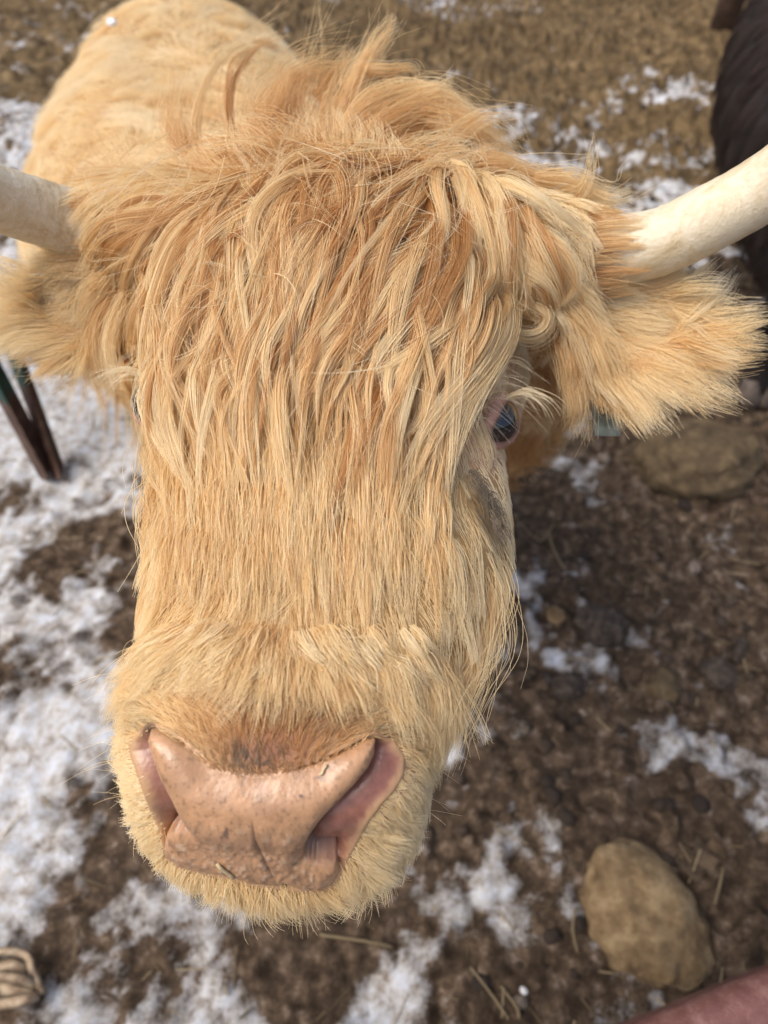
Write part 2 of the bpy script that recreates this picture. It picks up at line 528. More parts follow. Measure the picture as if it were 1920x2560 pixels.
# ------------------------------------------------------------------ naked nose
def cq(pts): return np.array([(259.2 + x * .3958, 1512.1 + y * .3958) for x, y in pts])
PAD = cq([(190,150),(250,180),(340,240),(400,290),(470,350),(560,390),(650,405),(750,415),(850,400),(950,390),(1050,360),(1150,320),(1250,270),(1340,215),(1388,205),(1380,300),(1350,365),(1270,460),(1180,550),(1100,630),(1040,710),(1012,770),
   (1010,830),(1080,850),(1180,850),(1205,900),(1150,990),(1100,1025),(1000,1020),(920,1000),(850,1000),(720,985),(600,950),(450,925),(330,895),(262,840),(255,780),(265,710),(310,680),(390,690),(350,640),(300,540),(240,430),(190,300),(168,220)])
OUT = cq([(170,130),(115,170),(75,220),(60,280),(85,350),(115,440),(150,540),(185,630),(225,700),(240,790),(250,850),(320,910),(450,945),(600,970),(720,1005),(850,1022),(1000,1040),(1110,1042),(1170,1000),(1225,910),(1245,850),(1290,770),(1345,670),(1415,570),(1490,490),(1540,405),(1548,310),(1490,220),(1400,180),(1330,190),(1240,245),
   (1140,295),(1040,335),(950,365),(850,372),(750,380),(650,375),(560,362),(480,325),(410,268),(345,215),(255,155)])
def sdf(q, poly):
    A = poly; B = np.roll(poly, -1, 0)
    d = np.full(len(q), 1e9); ins = np.zeros(len(q), bool)
    for a, b in zip(A, B):
        ab = b - a; t = np.clip(((q - a) @ ab) / (ab @ ab + 1e-9), 0, 1)
        d = np.minimum(d, np.linalg.norm(q - a - t[:, None] * ab, axis=1))
        c = ((a[1] > q[:, 1]) != (b[1] > q[:, 1]))
        xi = (b[0] - a[0]) * (q[:, 1] - a[1]) / (b[1] - a[1] + 1e-12) + a[0]
        ins ^= c & (q[:, 0] < xi)
    return np.where(ins, d, -d)        # positive inside
gx = np.arange(268, 892, 2.6); gy = np.arange(1545, 1945, 2.6)
GX, GY = np.meshgrid(gx, gy)
nq = np.stack([GX.ravel(), GY.ravel()], 1)
so, sp = sdf(nq, OUT), sdf(nq, PAD)
hit = [cast(*q) if o > -16 else (None, None) for q, o in zip(nq, so)]
ok = np.array([h[0] is not None for h in hit])
NP = np.array([h[0] if h[0] is not None else (0, 0, 0) for h in hit]); NV = np.array([h[1] if h[1] is not None else (0, 0, 1) for h in hit])
MMQ = 1534 / .385 / 1000.0           # picture pixels per mm at the nose
pad_mm = sp / MMQ; out_mm = so / MMQ
nostril = (sp < 0) & (so > 0)
pin = np.clip(pad_mm, 0, 9) / 9
raise_ = 7.5 * np.sqrt(1 - (1 - pin) ** 2)
dtop = np.min(np.stack([np.hypot(nq[:, 0] - a, nq[:, 1] - b) for a, b in catmull(PAD[:15], np.linspace(0, 14, 90))]), 0)
mid_top = sstep(40, 120, np.minimum(nq[:, 0] - 335, 805 - nq[:, 0]))
raise_ = raise_ * (1 - mid_top * (1 - sstep(0, 70, dtop)) * .9)
low = nq[:, 1] > 1835
lw = sstep(1790, 1850, nq[:, 1])
raise_ = raise_ * (1 - lw) + lw * (raise_ * .85 + .6 * pin)
deep = np.where(nostril, -13.0 * np.exp(-np.clip(-pad_mm, 0, 99) / 5.0) * sstep(0, 6, out_mm), 0)
side_nos = nostril & ((nq[:, 0] < 400) | (nq[:, 0] > 640)) & (nq[:, 1] < 1850) & (nq[:, 1] > 1560)
deep = np.where(side_nos, deep * 1.25, deep * .15)
rim = 1.2 * np.exp(-((out_mm - .5) / 2.0) ** 2)
p3 = np.concatenate([nq / 14, np.zeros((len(nq), 1))], 1)
# philtrum groove and pebbled leather
gl = np.interp(nq[:, 1], [1740, 1790, 1830, 1890, 1915], [548, 556, 572, 600, 612])
groove = -1.3 * np.exp(-((nq[:, 0] - gl) / 5.0) ** 2) * sstep(1745, 1800, nq[:, 1])
notch = -2.2 * np.exp(-((nq[:, 0] - 618) / 12) ** 2 - ((nq[:, 1] - 1908) / 16) ** 2)
peb = vnoise(p3 * 1.7, 3) * .35 * sstep(1720, 1820, nq[:, 1]) + fbm(p3 * .5, 3, 9) * .4
wr = np.sin(nq[:, 0] / 6 + 5 * vnoise(p3 * .4, 8)) * .25 * sstep(1830, 1880, nq[:, 1])
rim = rim * (1 - mid_top * (nq[:, 1] < 1700))
hgt = (raise_ + deep + rim + groove + notch + (peb + wr) * np.clip(pin * 2, .2, 1)) * .001
hgt = np.where(so < 0, rim * .001 + so / MMQ * .00035, hgt)
NP = NP + NV * hgt[:, None]
nyy, nxx = GX.shape
ii = np.arange(nxx * nyy).reshape(nyy, nxx)
NF = np.stack([ii[:-1, :-1], ii[1:, :-1], ii[1:, 1:], ii[:-1, 1:]], -1).reshape(-1, 4)
good = ok[NF].all(1) & (so[NF].max(1) > -13)
NF = NF[good]
used, inv = np.unique(NF, return_inverse=True)
NPu, NFu = NP[used], inv.reshape(-1, 4)
# skin colours: leather, nostril lining, old dirt
leather = np.array([.44, .25, .135]); pink = np.array([.28, .118, .084]); brownp = np.array([.27, .12, .075])
cmix = sstep(-1.2, 1.0, pad_mm)[:, None]
lin_ = np.where((nq[:, 0] < 450)[:, None], brownp * .55 + pink * .45, pink)
lin_ = np.where(((nq[:, 0] > 345) & (nq[:, 0] < 790) & (nq[:, 1] < 1690))[:, None], np.array([.40, .20, .12]), lin_)
lin_ = lin_ * (1 + .25 * fbm(p3 * .9, 3, 4))[:, None]
lth = leather * (1 + .30 * fbm(p3 * .35, 3, 14))[:, None]
lth = lth * (1 - .28 * sstep(.05, .5, fbm(p3 * .8, 3, 24)) * sstep(1700, 1830, nq[:, 1]))[:, None] * (1 - .10 * sstep(1760, 1900, nq[:, 1]))[:, None]
lth = lth * (1 - .30 * sstep(.2, .6, fbm(p3 * 1.9, 2, 91)))[:, None]
lth = lth + np.array([.08, .09, .08]) * sstep(.35, .7, vnoise(p3 * 1.7, 3))[:, None] * sstep(1740, 1800, nq[:, 1])[:, None]
ncol = lin_ * (1 - cmix) + lth * cmix
edge_w = (.85 * sstep(5.0, 0.3, out_mm + 1.2 * fbm(p3 * 1.5, 2, 33)))[:, None]
ncol = ncol * (1 - edge_w) + np.array([.50, .31, .16]) * edge_w
def stain(cx, cy, rx, ry, amt, colr, seed=0):
    global ncol
    d = np.sqrt(((nq[:, 0] - cx) / rx) ** 2 + ((nq[:, 1] - cy) / ry) ** 2) + .45 * fbm(p3 * 1.3, 3, 50 + seed)
    w = (amt * sstep(1.1, .35, d))[:, None]
    ncol = ncol * (1 - w) + np.array(colr) * w
stain(548, 1658, 46, 17, .85, (.10, .075, .065)); stain(500, 1642, 40, 12, .5, (.16, .10, .08), 1)
stain(322, 1572, 20, 22, .75, (.06, .035, .03), 2); stain(835, 1582, 26, 14, .75, (.08, .05, .035), 3)
stain(675, 1797, 12, 14, .9, (.05, .04, .03), 4); stain(392, 1773, 14, 6, .8, (.06, .04, .03), 5)
stain(650, 1708, 6, 3.5, .95, (.04, .03, .025), 6); stain(690, 1676, 13, 4, .7, (.12, .09, .07), 7); stain(498, 1772, 5, 12, .8, (.09, .06, .05), 8)
stain(570, 1698, 12, 9, .35, (.38, .16, .10), 9); stain(640, 1845, 12, 7, .7, (.10, .09, .05), 10); stain(740, 1858, 14, 18, .5, (.22, .09, .05), 11); stain(345, 1800, 22, 22, .5, (.58, .28, .10), 12)
for k in range(90):
    stain(rng.uniform(330, 780), rng.uniform(1620, 1890), rng.uniform(1.5, 3.5), rng.uniform(1.5, 4), .65, (.20, .10, .06), 20 + k)
crk = np.exp(-((nq[:, 0] - gl) / 2.4) ** 2) * sstep(1748, 1762, nq[:, 1]) * sstep(1900, 1850, nq[:, 1]) * .75
ncol = ncol * (1 - crk[:, None]) + np.array([.06, .035, .025]) * crk[:, None]
m, nt, b = new_mat('nose_leather')
nt.links.new(attr(nt, 'tint', 'Color'), b.inputs['Base Color'])
nn_ = noise(nt, 420, 4, .6)
rgh = nd(nt, 'ShaderNodeMapRange', **{'To Min': .20, 'To Max': .45}); nt.links.new(noise(nt, 90, 3), rgh.inputs[0]); nt.links.new(rgh.outputs[0], b.inputs['Roughness'])
b.inputs['Coat Weight'].default_value = .16
b.inputs['Coat Roughness'].default_value = .22
b.inputs['Subsurface Weight'].default_value = .06
b.inputs['Subsurface Radius'].default_value = (.004, .0015, .0008)
b.inputs['Subsurface Scale'].default_value = 1.0
vor = nd(nt, 'ShaderNodeTexVoronoi', Scale=420.0); nt.links.new(nd(nt, 'ShaderNodeTexCoord').outputs['Object'], vor.inputs['Vector'])
hs_ = nd(nt, 'ShaderNodeMath', operation='ADD'); nt.links.new(nn_, hs_.inputs[0]); nt.links.new(vor.outputs['Distance'], hs_.inputs[1])
bump(nt, b, hs_.outputs[0], .10, .002)
nose = mesh_obj('nose', NPu, NFu.tolist(), m, cow)
vattr(nose, 'tint', ncol[used], 'FLOAT_COLOR')
nose['label'] = 'naked pinkish tan nose leather with crescent nostrils and specks of dirt'

# ------------------------------------------------------------------ body mesh (opened under the nose)
cut = (sdf(fq, OUT) > 5) & (facing > 0) & (fs < .12)
bt = np.tile(C_TAN * .55, (len(V), 1))  # shade between strands put into the skin colour: darkened tan in the coat's gaps
keep = [f for f, c in zip(F, cut) if not c]
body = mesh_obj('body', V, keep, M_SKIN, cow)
vx, vy, vd = proj(V); vq = np.stack([vx, vy], 1)
vs_ = head_local(V)[1]
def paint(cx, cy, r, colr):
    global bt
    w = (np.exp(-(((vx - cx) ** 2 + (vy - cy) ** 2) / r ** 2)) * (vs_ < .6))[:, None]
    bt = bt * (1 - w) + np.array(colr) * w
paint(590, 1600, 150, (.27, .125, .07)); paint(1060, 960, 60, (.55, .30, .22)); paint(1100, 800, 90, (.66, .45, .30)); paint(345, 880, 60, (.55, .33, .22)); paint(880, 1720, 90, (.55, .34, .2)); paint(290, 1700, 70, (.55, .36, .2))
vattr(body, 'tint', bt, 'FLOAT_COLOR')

# ------------------------------------------------------------------ horns
m, nt, b = new_mat('horn')
tc = nd(nt, 'ShaderNodeTexCoord')
streak = nd(nt, 'ShaderNodeTexNoise', Scale=24, Detail=8, Roughness=.72, Distortion=.8); nt.links.new(tc.outputs['Object'], streak.inputs['Vector'])
base = ramp(nt, streak.outputs['Fac'], [(.30, (.42, .31, .17)), (.43, (.62, .51, .33)), (.56, (.72, .64, .48)), (.75, (.56, .45, .30))])
tipm = attr(nt, 'along')
base = mix(nt, ramp(nt, tipm, [(.6, (0, 0, 0)), (.95, (1, 1, 1))]), base, (.06, .045, .04))
fine_ = noise(nt, 260, 5, .7)
base = mix(nt, ramp(nt, fine_, [(.62, (0, 0, 0)), (.74, (.6, .6, .6))]), base, (.36, .24, .13))
nt.links.new(base, b.inputs['Base Color'])
b.inputs['Roughness'].default_value = .42
sn1 = nd(nt, 'ShaderNodeMath', operation='MULTIPLY_ADD'); nt.links.new(tipm, sn1.inputs[0]); sn1.inputs[1].default_value = 260.0
sn0 = nd(nt, 'ShaderNodeMath', operation='MULTIPLY'); nt.links.new(streak.outputs['Fac'], sn0.inputs[0]); sn0.inputs[1].default_value = 14.0; nt.links.new(sn0.outputs[0], sn1.inputs[2])
sn2 = nd(nt, 'ShaderNodeMath', operation='SINE'); nt.links.new(sn1.outputs[0], sn2.inputs[0])
sn3 = nd(nt, 'ShaderNodeMath', operation='MULTIPLY_ADD'); nt.links.new(sn2.outputs[0], sn3.inputs[0]); sn3.inputs[1].default_value = .05; nt.links.new(fine_, sn3.inputs[2])
bump(nt, b, sn3.outputs[0], .45, .003)
M_HORN = m
for sg, hp in ((1, HORN_R), (-1, HORN_L)):
    tq = np.linspace(0, len(hp) - 1, 90)
    pth = catmull(np.array(hp), tq)
    rad = np.interp(tq, [0, 1, 2, 3, 4, 5, 6, 7, 8], [.0300, .0292, .0272, .0260, .0248, .0225, .019, .011, .002])
    v, f = tube(pth, rad, 48)
    v = np.array(v)
    al = np.repeat(np.linspace(0, 1, 90), 48)
    cc = np.repeat(pth, 48, 0)
    v = cc + (v - cc) * (1 + .02 * fbm(v * 40, 3, 5) + .006 * np.sin(al * 160))[:, None]
    o = mesh_obj('horn', v, f, M_HORN, cow)
    vattr(o, 'along', al)

# ------------------------------------------------------------------ hooves
m, nt, b = new_mat('hoof'); nt.links.new(ramp(nt, noise(nt, 40), [(.3, (.05, .04, .035)), (.7, (.16, .12, .09))]), b.inputs['Base Color']); b.inputs['Roughness'].default_value = .6
M_HOOF = m
def hoof(lx, ly, par, dirv=(0, -1)):
    g = gz(lx, ly)
    for sx in (-1, 1):
        px = lx + sx * .028 * -dirv[1]
        path = [(px, ly - .01, g + .075), (px, ly - .02, g + .05), (px, ly - .035, g + .02), (px, ly - .04, g - .005)]
        v, f = tube(path, [.028, .033, .038, .040], 14)
        mesh_obj('hoof', v, f, M_HOOF, par)
for lx, ly in LEGS: hoof(lx, ly, cow)

# ------------------------------------------------------------------ eyes
m, nt, b = new_mat('eye_surface')
r_ = attr(nt, 'gaze')
c = ramp(nt, r_, [(0.0, (.004, .005, .008)), (.27, (.006, .007, .012)), (.33, (.022, .014, .012)), (.43, (.03, .018, .014)), (.455, (.10, .055, .04)), (.60, (.36, .24, .20)), (1.0, (.45, .34, .30))])
nt.links.new(c, b.inputs['Base Color'])
b.inputs['Roughness'].default_value = .06
b.inputs['Coat Weight'].default_value = 1.0
b.inputs['Coat Roughness'].default_value = .02
M_EYE = m
m, nt, b = new_mat('eyelid'); nt.links.new(attr(nt, 'tint', 'Color'), b.inputs['Base Color']); b.inputs['Roughness'].default_value = .5
M_LID = m
def mir(v, sg):
    v = np.asarray(v, float)
    return v if sg > 0 else v - 2 * (v @ RR)[..., None] * RR if v.ndim > 1 else v - 2 * (v @ RR) * RR
EYER = .0188
eye_frames = {}
for sg in (1, -1):
    c0 = (EYE_R if sg > 0 else EYE_L) + mir(CR * .002 - CF * .003, sg)
    gaze = nz(mir(-CF * .78 + CR * .62 - CU * .12, sg))
    e1 = nz(mir(CR * .62 + CU * .78, sg)); e1 = nz(e1 - gaze * (e1 @ gaze))
    e2 = np.cross(gaze, e1); ref = mir(CR * .7 - CU * .7, sg); e2 = e2 if e2 @ ref > 0 else -e2
    eye_frames[sg] = (c0, gaze, e1, e2)
    vv = []; ff = []; gg = []
    nu, nv = 40, 48
    for i in range(nu + 1):
        th = math.pi * i / nu
        for j in range(nv):
            ph = 2 * math.pi * j / nv
            d = gaze * math.cos(th) + (e1 * math.cos(ph) + e2 * math.sin(ph)) * math.sin(th)
            bul = 1 + .07 * math.exp(-(th / .5) ** 2)
            vv.append(c0 + EYER * bul * d)
            el = math.sqrt((math.cos(ph) / 1.15) ** 2 + (math.sin(ph) / .92) ** 2)
            gg.append(th * el / 1.9)
    for i in range(nu):
        for j in range(nv):
            ff.append((i * nv + j, i * nv + (j + 1) % nv, (i + 1) * nv + (j + 1) % nv, (i + 1) * nv + j))
    eo = mesh_obj('eye', vv, ff, M_EYE, cow)
    vattr(eo, 'gaze', np.clip(gg, 0, 1))
    # lids: rings around an almond opening
    vv = []; ff = []; cc = []
    NR, NB = 11, 72
    for i in range(NR):
        k = i / (NR - 1)
        for j in range(NB):
            ph = 2 * math.pi * j / NB
            ca, sa = math.cos(ph), math.sin(ph)
            op_b = .52 if sa < 0 else .74            # upper lid (sa<0) sits lower over the ball
            A0 = 1.02 * ca; B0 = op_b * sa * (abs(sa) ** .25)
            A = A0 + ca * .75 * k; B = B0 + sa * .85 * k
            th = math.hypot(A, B); ph2 = math.atan2(B, A)
            d = gaze * math.cos(th) + (e1 * math.cos(ph2) + e2 * math.sin(ph2)) * math.sin(th)
            rad = EYER * (1.012 + .17 * math.sin(min(1, k * 2.0) * math.pi / 2) - .35 * max(0, k - .5) ** 1.2)
            if i == 0: rad = EYER * .97
            vv.append(c0 + rad * d)
            edge = math.exp(-(k / .12) ** 2)
            lc = np.array([.48, .26, .185]) * (1 + .15 * math.sin(ph * 7 + k * 9)) * (1 - edge) + np.array([.085, .04, .03]) * edge
            cc.append(lc)
    for i in range(NR - 1):
        for j in range(NB):
            ff.append((i * NB + j, i * NB + (j + 1) % NB, (i + 1) * NB + (j + 1) % NB, (i + 1) * NB + j))
    lo = mesh_obj('eyelid', vv, ff, M_LID, cow)
    vattr(lo, 'tint', np.array(cc), 'FLOAT_COLOR')

# ------------------------------------------------------------------ ears
m, nt, b = new_mat('ear_skin'); nt.links.new(ramp(nt, noise(nt, 30), [(.3, (.38, .20, .09)), (.7, (.55, .33, .18))]), b.inputs['Base Color']); b.inputs['Roughness'].default_value = .8
M_EAR = m
EARS = {}
for sg, (b0, t0, up0, wid) in {1: ((1190, 668, .605), (1462, 705, .615), (-.08, 1.0), .048), -1: ((330, 640, .64), (95, 660, .645), (.08, 1.0), .046)}.items():
    B0, T0 = Pq(*b0), Pq(*t0)
    e = nz(T0 - B0); L = np.linalg.norm(T0 - B0)
    up = nz(CR * up0[0] + CU * up0[1]); up = nz(up - e * (up @ e))
    fr = nz(np.cross(e, up)); fr = fr if fr @ CF < 0 else -fr
    vv = []; ff = []; nu, nv = 28, 20
    for side in (0, 1):
        for i in range(nu + 1):
            u = i / nu
            w = wid * (math.sin(math.pi * (u * .93 + .07) ** .85) ** .7 * .85 + .15 * (1 - u))
            for j in range(nv + 1):
                v_ = -1 + 2 * j / nv
                cup = -.022 * (1 - v_ * v_) * (1 - u * .6) + .012 * math.sin(u * 2.5)
                th = (.0025 if side == 0 else -.0025) * (1 - .9 * abs(v_))
                vv.append(B0 + e * L * u + up * w * v_ + fr * (cup + th))
    S = (nu + 1) * (nv + 1)
    for side in (0, 1):
        for i in range(nu):
            for j in range(nv):
                q = [side * S + i * (nv + 1) + j, side * S + i * (nv + 1) + j + 1, side * S + (i + 1) * (nv + 1) + j + 1, side * S + (i + 1) * (nv + 1) + j]
                a, b2, c2 = (np.array(vv[k]) for k in q[:3])
                nn2 = np.cross(b2 - a, c2 - a) @ fr
                if (nn2 < 0) == (side == 0): q.reverse()
                ff.append(tuple(q))
    eo = mesh_obj('ear', vv, ff, M_EAR, cow)
    EARS[sg] = (eo, np.array(vv), ff, e, up, fr, B0, L)

# tag in the ear beside the open eye
m, nt, b = new_mat('tag_plastic'); nt.links.new(ramp(nt, noise(nt, 60), [(.35, (.06, .07, .06)), (.65, (.17, .20, .18))]), b.inputs['Base Color']); b.inputs['Roughness'].default_value = .35
tc0 = Pq(1312, 892, .612)
tv = []; tf = []
prof = [(-.013, .0), (-.011, .035), (-.004, .045), (.004, .045), (.011, .035), (.013, 0), (.011, -.020), (-.011, -.020)]
for dz in (-.001, .001):
    for (x, y) in prof: tv.append(tc0 + CR * x + CU * y + CF * dz)
n_ = len(prof)
tf = [tuple(range(n_)), tuple(range(2 * n_ - 1, n_ - 1, -1))] + [(i, i + n_, (i + 1) % n_ + n_, (i + 1) % n_) for i in range(n_)]
o = mesh_obj('ear_tag', tv, tf, m, EARS[1][0], smooth=False)
o['label'] = 'grey green plastic tag hanging among the ear hair'
o.matrix_parent_inverse = Matrix()
# ------------------------------------------------------------------ coat: combing direction read off the hair
FLOW = [(590,430,0,1),(480,480,-.6,.8),(350,520,-.9,.5),(280,640,-.4,1),(270,800,.1,1),(450,650,-.15,1),(420,850,.05,1),(400,1000,.1,1),(600,650,-.1,1),(600,900,-.05,1),(620,1100,0,1),
 (750,500,-.5,.85),(750,650,-.6,.8),(700,800,-.5,.85),(750,1000,-.12,1),(900,450,-.5,.9),(900,600,-.6,.8),(900,750,-.5,.85),(880,900,-.25,1),(850,1050,-.1,1),(1000,500,-.1,1),(1000,650,-.45,.9),(1000,800,-.35,.9),(960,1000,-.25,1),
 (1080,550,.05,1),(1080,700,-.2,1),(1040,850,-.3,1),(1150,500,.4,.9),(1200,600,.6,.8),(1150,650,.5,.8),
 (350,1200,-.15,1),(300,1350,-.5,.9),(480,1200,-.05,1),(620,1250,0,1),(800,1200,.05,1),(950,1200,.1,1),(1050,1200,.12,1),(1080,1300,-.05,1),(1000,1400,-.1,1),(850,1400,.1,1),(700,1380,.1,1),(550,1380,-.3,.9),(420,1400,-.6,.8),(260,1460,-.7,.6),(980,1520,-.05,1),(880,1480,.2,.9),(1090,1050,.1,1),(1060,1100,.0,1),
 (600,1640,.0,-1),(600,1570,0,-1),(480,1570,-.5,-.8),(400,1540,-.7,-.5),(320,1530,-.8,-.4),(700,1590,.5,-.7),(780,1560,.8,-.4),(860,1550,.8,.1),(270,1650,-1,.25),(255,1750,-.9,.5),(300,1860,-.6,.8),(890,1650,.9,.4),(900,1750,.7,.7),(830,1850,.6,.8),(750,1920,.35,1),(550,1940,0,1),(420,1920,-.3,1),
 (1120,780,.7,-.5),(1100,830,.4,-.9),(1180,760,.8,.3),(1150,900,.3,1),(1200,900,0,1),(1180,1000,-.1,1),(1140,1100,-.1,1),(320,760,-.4,.9),(300,860,-.3,1),(330,1020,-.1,1),(150,700,-.3,1),(250,900,.2,1)]
FA = np.array(FLOW)
def flow2(q, eps=25): return nz(idw(q, FA[:, :2], nz(FA[:, 2:]), 3.2, eps))
def comb3(q, nrm, eps=25):
    f2 = flow2(q, eps)
    d = f2[:, :1] * CR - f2[:, 1:] * CU
    return nz(d - nrm * (d * nrm).sum(1, keepdims=True))
LEN = [(600,600,45),(600,900,45),(600,1100,44),(600,1250,40),(600,1390,36),(400,1300,38),(300,1400,38),(850,1300,40),(1000,1400,50),(1050,1250,42),(1080,1320,50),(1080,1080,13),(1060,1000,9),(1090,1010,9),(1090,830,9),(1110,760,13),(1150,700,22),(1000,900,32),(320,870,10),(350,1000,22),(290,1480,26),(270,1560,13),(280,1700,11),(255,1800,13),(400,1520,11),
 (600,1560,12),(600,1640,7),(700,1620,8),(480,1620,8),(800,1540,11),(880,1560,13),(900,1700,11),(880,1800,13),(600,1930,28),(400,1900,20),(760,1910,20),(600,1990,32),(560,1460,24),(850,1470,28),(980,1500,36),(1150,1000,50),(1200,900,50),(200,700,50),(1170,800,30)]
LA = np.array(LEN)
COLS = [(600,600,.5),(600,900,.5),(600,1200,.45),(600,1380,.42),(350,1250,.35),(1000,1250,.4),(560,1440,.12),(420,1460,.15),(850,1450,.3),(1000,1450,.35),(270,1650,-.1),(260,1800,-.12),(900,1700,-.05),(900,1800,-.1),(850,1880,-.12),(600,1940,.1),(400,1920,.05),(330,1540,.25),(480,1580,.75),(420,1560,.5),(600,1560,.95),(600,1640,1.1),(500,1630,1.0),(700,1620,1.0),(720,1570,.85),(820,1560,.35),(1090,1020,-.2),(1080,1150,.1),(1100,800,-.1),(1150,720,.1),(1200,950,.65),(1150,1050,.65),(320,880,.1),(200,800,.6)]
CA = np.array(COLS)
def coat(t):
    """-0.3 cream .. 0 pale .. .4 gold .. .75 tan .. 1 rust"""
    t = np.clip(t, -.3, 1.15)
    return np.stack([np.interp(t, [-.3, 0, .4, .75, 1.1], [a, b_, c, d, e]) for a, b_, c, d, e in zip(C_CREAM, C_PALE, C_GOLD, C_TAN, C_RUST)], -1)
def tints(t, K, root_dark=.28, tip=-.18):
    """per-strand coat value -> per-point colours, roots deeper than the sun-bleached tips"""
    s = np.linspace(0, 1, K)[None, :]
    return coat(t[:, None] + root_dark * (1 - s) ** 1.5 + tip * s ** 2)

F4 = [f for f in F]
quad = np.array([len(f) == 4 for f in F])
def region(wfun, n):
    w = wfun * quad
    return sample_tris(V, F4, w, n)
so_f = sdf(fq, OUT)
eye_d = np.hypot(fq[:, 0] - 1085, fq[:, 1] - 915)
bare = (so_f > 22) & (facing > -.1) & (fs < .12)
vis = np.where(facing > -.25, 1.0, .45)

def eye_keep(P):
    k = np.ones(len(P), bool)
    for sg, (c0, g, e1, e2) in eye_frames.items():
        d = nz(P - c0); A = d @ e1; B = d @ e2; G = d @ g
        dist = np.linalg.norm(P - c0, axis=1)
        k &= ~((dist < .034) & (G > .15) & ((A / .98) ** 2 + (B / .80) ** 2 < 1))
    return k

# muzzle: short velvety hair
root, nrm, _ = region(np.where((fs < .105) & ~bare, np.where(facing > -.6, 1.0, .25) * np.where(fs < .03, 1.5, 1), 0), 44000)
x, y, d = proj(root); q = np.stack([x, y], 1)
kp = (sdf(q, OUT) < np.where(q[:, 1] > 1850, 6, np.where((q[:, 0] > 350) & (q[:, 0] < 790) & (q[:, 1] < 1700), 26, 2)) + 2.0 * rng.normal(0, 2.0, len(q))) | (((CAM - root) * nrm).sum(1) < 0)
kp &= rng.random(len(q)) < np.where((np.abs(q[:, 0] - 590) < 190) & (q[:, 1] > 1590), .55, 1)
root, nrm, q = root[kp], nrm[kp], q[kp]
Lm = idw(q, LA[:, :2], LA[:, 2], 3, 20)[:, 0] * .001
tv_ = idw(q, CA[:, :2], CA[:, 2], 3, 20)[:, 0]
Lm = Lm * np.where(q[:, 1] > 1840, 1.0, np.clip(.55 - sdf(q, OUT) / 45, .5, 1.1))
P, cid = grow(root, nrm, comb3(q, nrm), Lm * rng.uniform(.6, 1.3, len(root)), .58, K=6, clump=.45, n_clump=len(root) // 12, jitter=.22, clump_jit=.22)
tv_ = tv_ + rng.normal(0, .10, len(tv_)) + rng.normal(0, .07, cid.max() + 1)[cid]
tn = tints(tv_, 6, .22, -.12)
def smudge(tn, q, cx, cy, rx, ry, amt, colr=C_GREY, ang=0.0):
    ca, sa = math.cos(ang), math.sin(ang)
    ux = (q[:, 0] - cx) * ca + (q[:, 1] - cy) * sa; uy = -(q[:, 0] - cx) * sa + (q[:, 1] - cy) * ca
    w = amt * np.exp(-(ux / rx) ** 2 - (uy / ry) ** 2) * np.clip(.55 + .9 * fbm(np.concatenate([q / 22, q[:, :1] * 0], 1), 3, 7), 0, 1.2)
    w = np.clip(w, 0, 1)[:, None, None]
    return tn * (1 - w) + colr * w
tn = smudge(tn, q, 548, 1645, 75, 30, 1.6); tn = smudge(tn, q, 690, 1560, 70, 30, .7, C_GREY * 1.3); tn = smudge(tn, q, 318, 1568, 30, 26, .9, C_DARK * 2); tn = smudge(tn, q, 840, 1575, 32, 18, .9, C_DARK * 2); tn = smudge(tn, q, 400, 1610, 60, 14, .6, C_GREY, .6)
tn = smudge(tn, q, 620, 1500, 80, 40, .5)
hair('muzzle_fur', P, tn, .00016, .00005, cow, label='short pale gold hair around the nose, grey with dirt above it')

# face and cheeks: combed medium hair in tufts
w = np.where((fs >= .075) & (fs < .60), vis * np.where(fs > .40, 1.25, 1), 0)
w = np.where(np.arange(len(F)) >= NB0, np.where(fs < .75, 1.6, 0), w)
root, nrm, _ = region(w, 104000)
kp = eye_keep(root)
root, nrm = root[kp], nrm[kp]
x, y, d = proj(root); q = np.stack([x, y], 1)
ls = head_local(root)[1]
Lm = idw(q, LA[:, :2], LA[:, 2], 3, 20)[:, 0] * .001
Lm = Lm * np.interp(ls, [.07, .10, .16], [.35, .55, 1])
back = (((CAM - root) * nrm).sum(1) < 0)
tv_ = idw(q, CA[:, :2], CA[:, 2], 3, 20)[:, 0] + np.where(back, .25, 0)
cm = comb3(q, nrm)
short = sstep(.016, .03, Lm)
P, cid = grow(root, nrm, cm, Lm, .22 + .12 * (1 - short), K=8, clump=.25 + .28 * short, n_clump=len(root) // 24, jitter=.13, clump_jit=.16, wave=.12)
tv_ = tv_ + rng.normal(0, .09, len(tv_)) + rng.normal(0, .13, cid.max() + 1)[cid]
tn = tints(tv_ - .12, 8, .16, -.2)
tn = smudge(tn, q, 1036, 1095, 15, 75, 3.0, C_DARK * 1.6, -.42); tn = smudge(tn, q, 1000, 1045, 20, 30, .8, C_DARK * 2); tn = smudge(tn, q, 400, 1070, 20, 45, .8, C_GREY); tn = smudge(tn, q, 352, 1020, 14, 18, .8, C_DARK * 2)
tn = smudge(tn, q, 650, 1430, 120, 70, .55, C_GREY * 1.4); tn = smudge(tn, q, 590, 1290, 60, 120, .25, C_GREY * 1.5)
hair('face_fur', P, tn, .00019, .00006, cow, label='combed golden hair covering the face and cheeks')

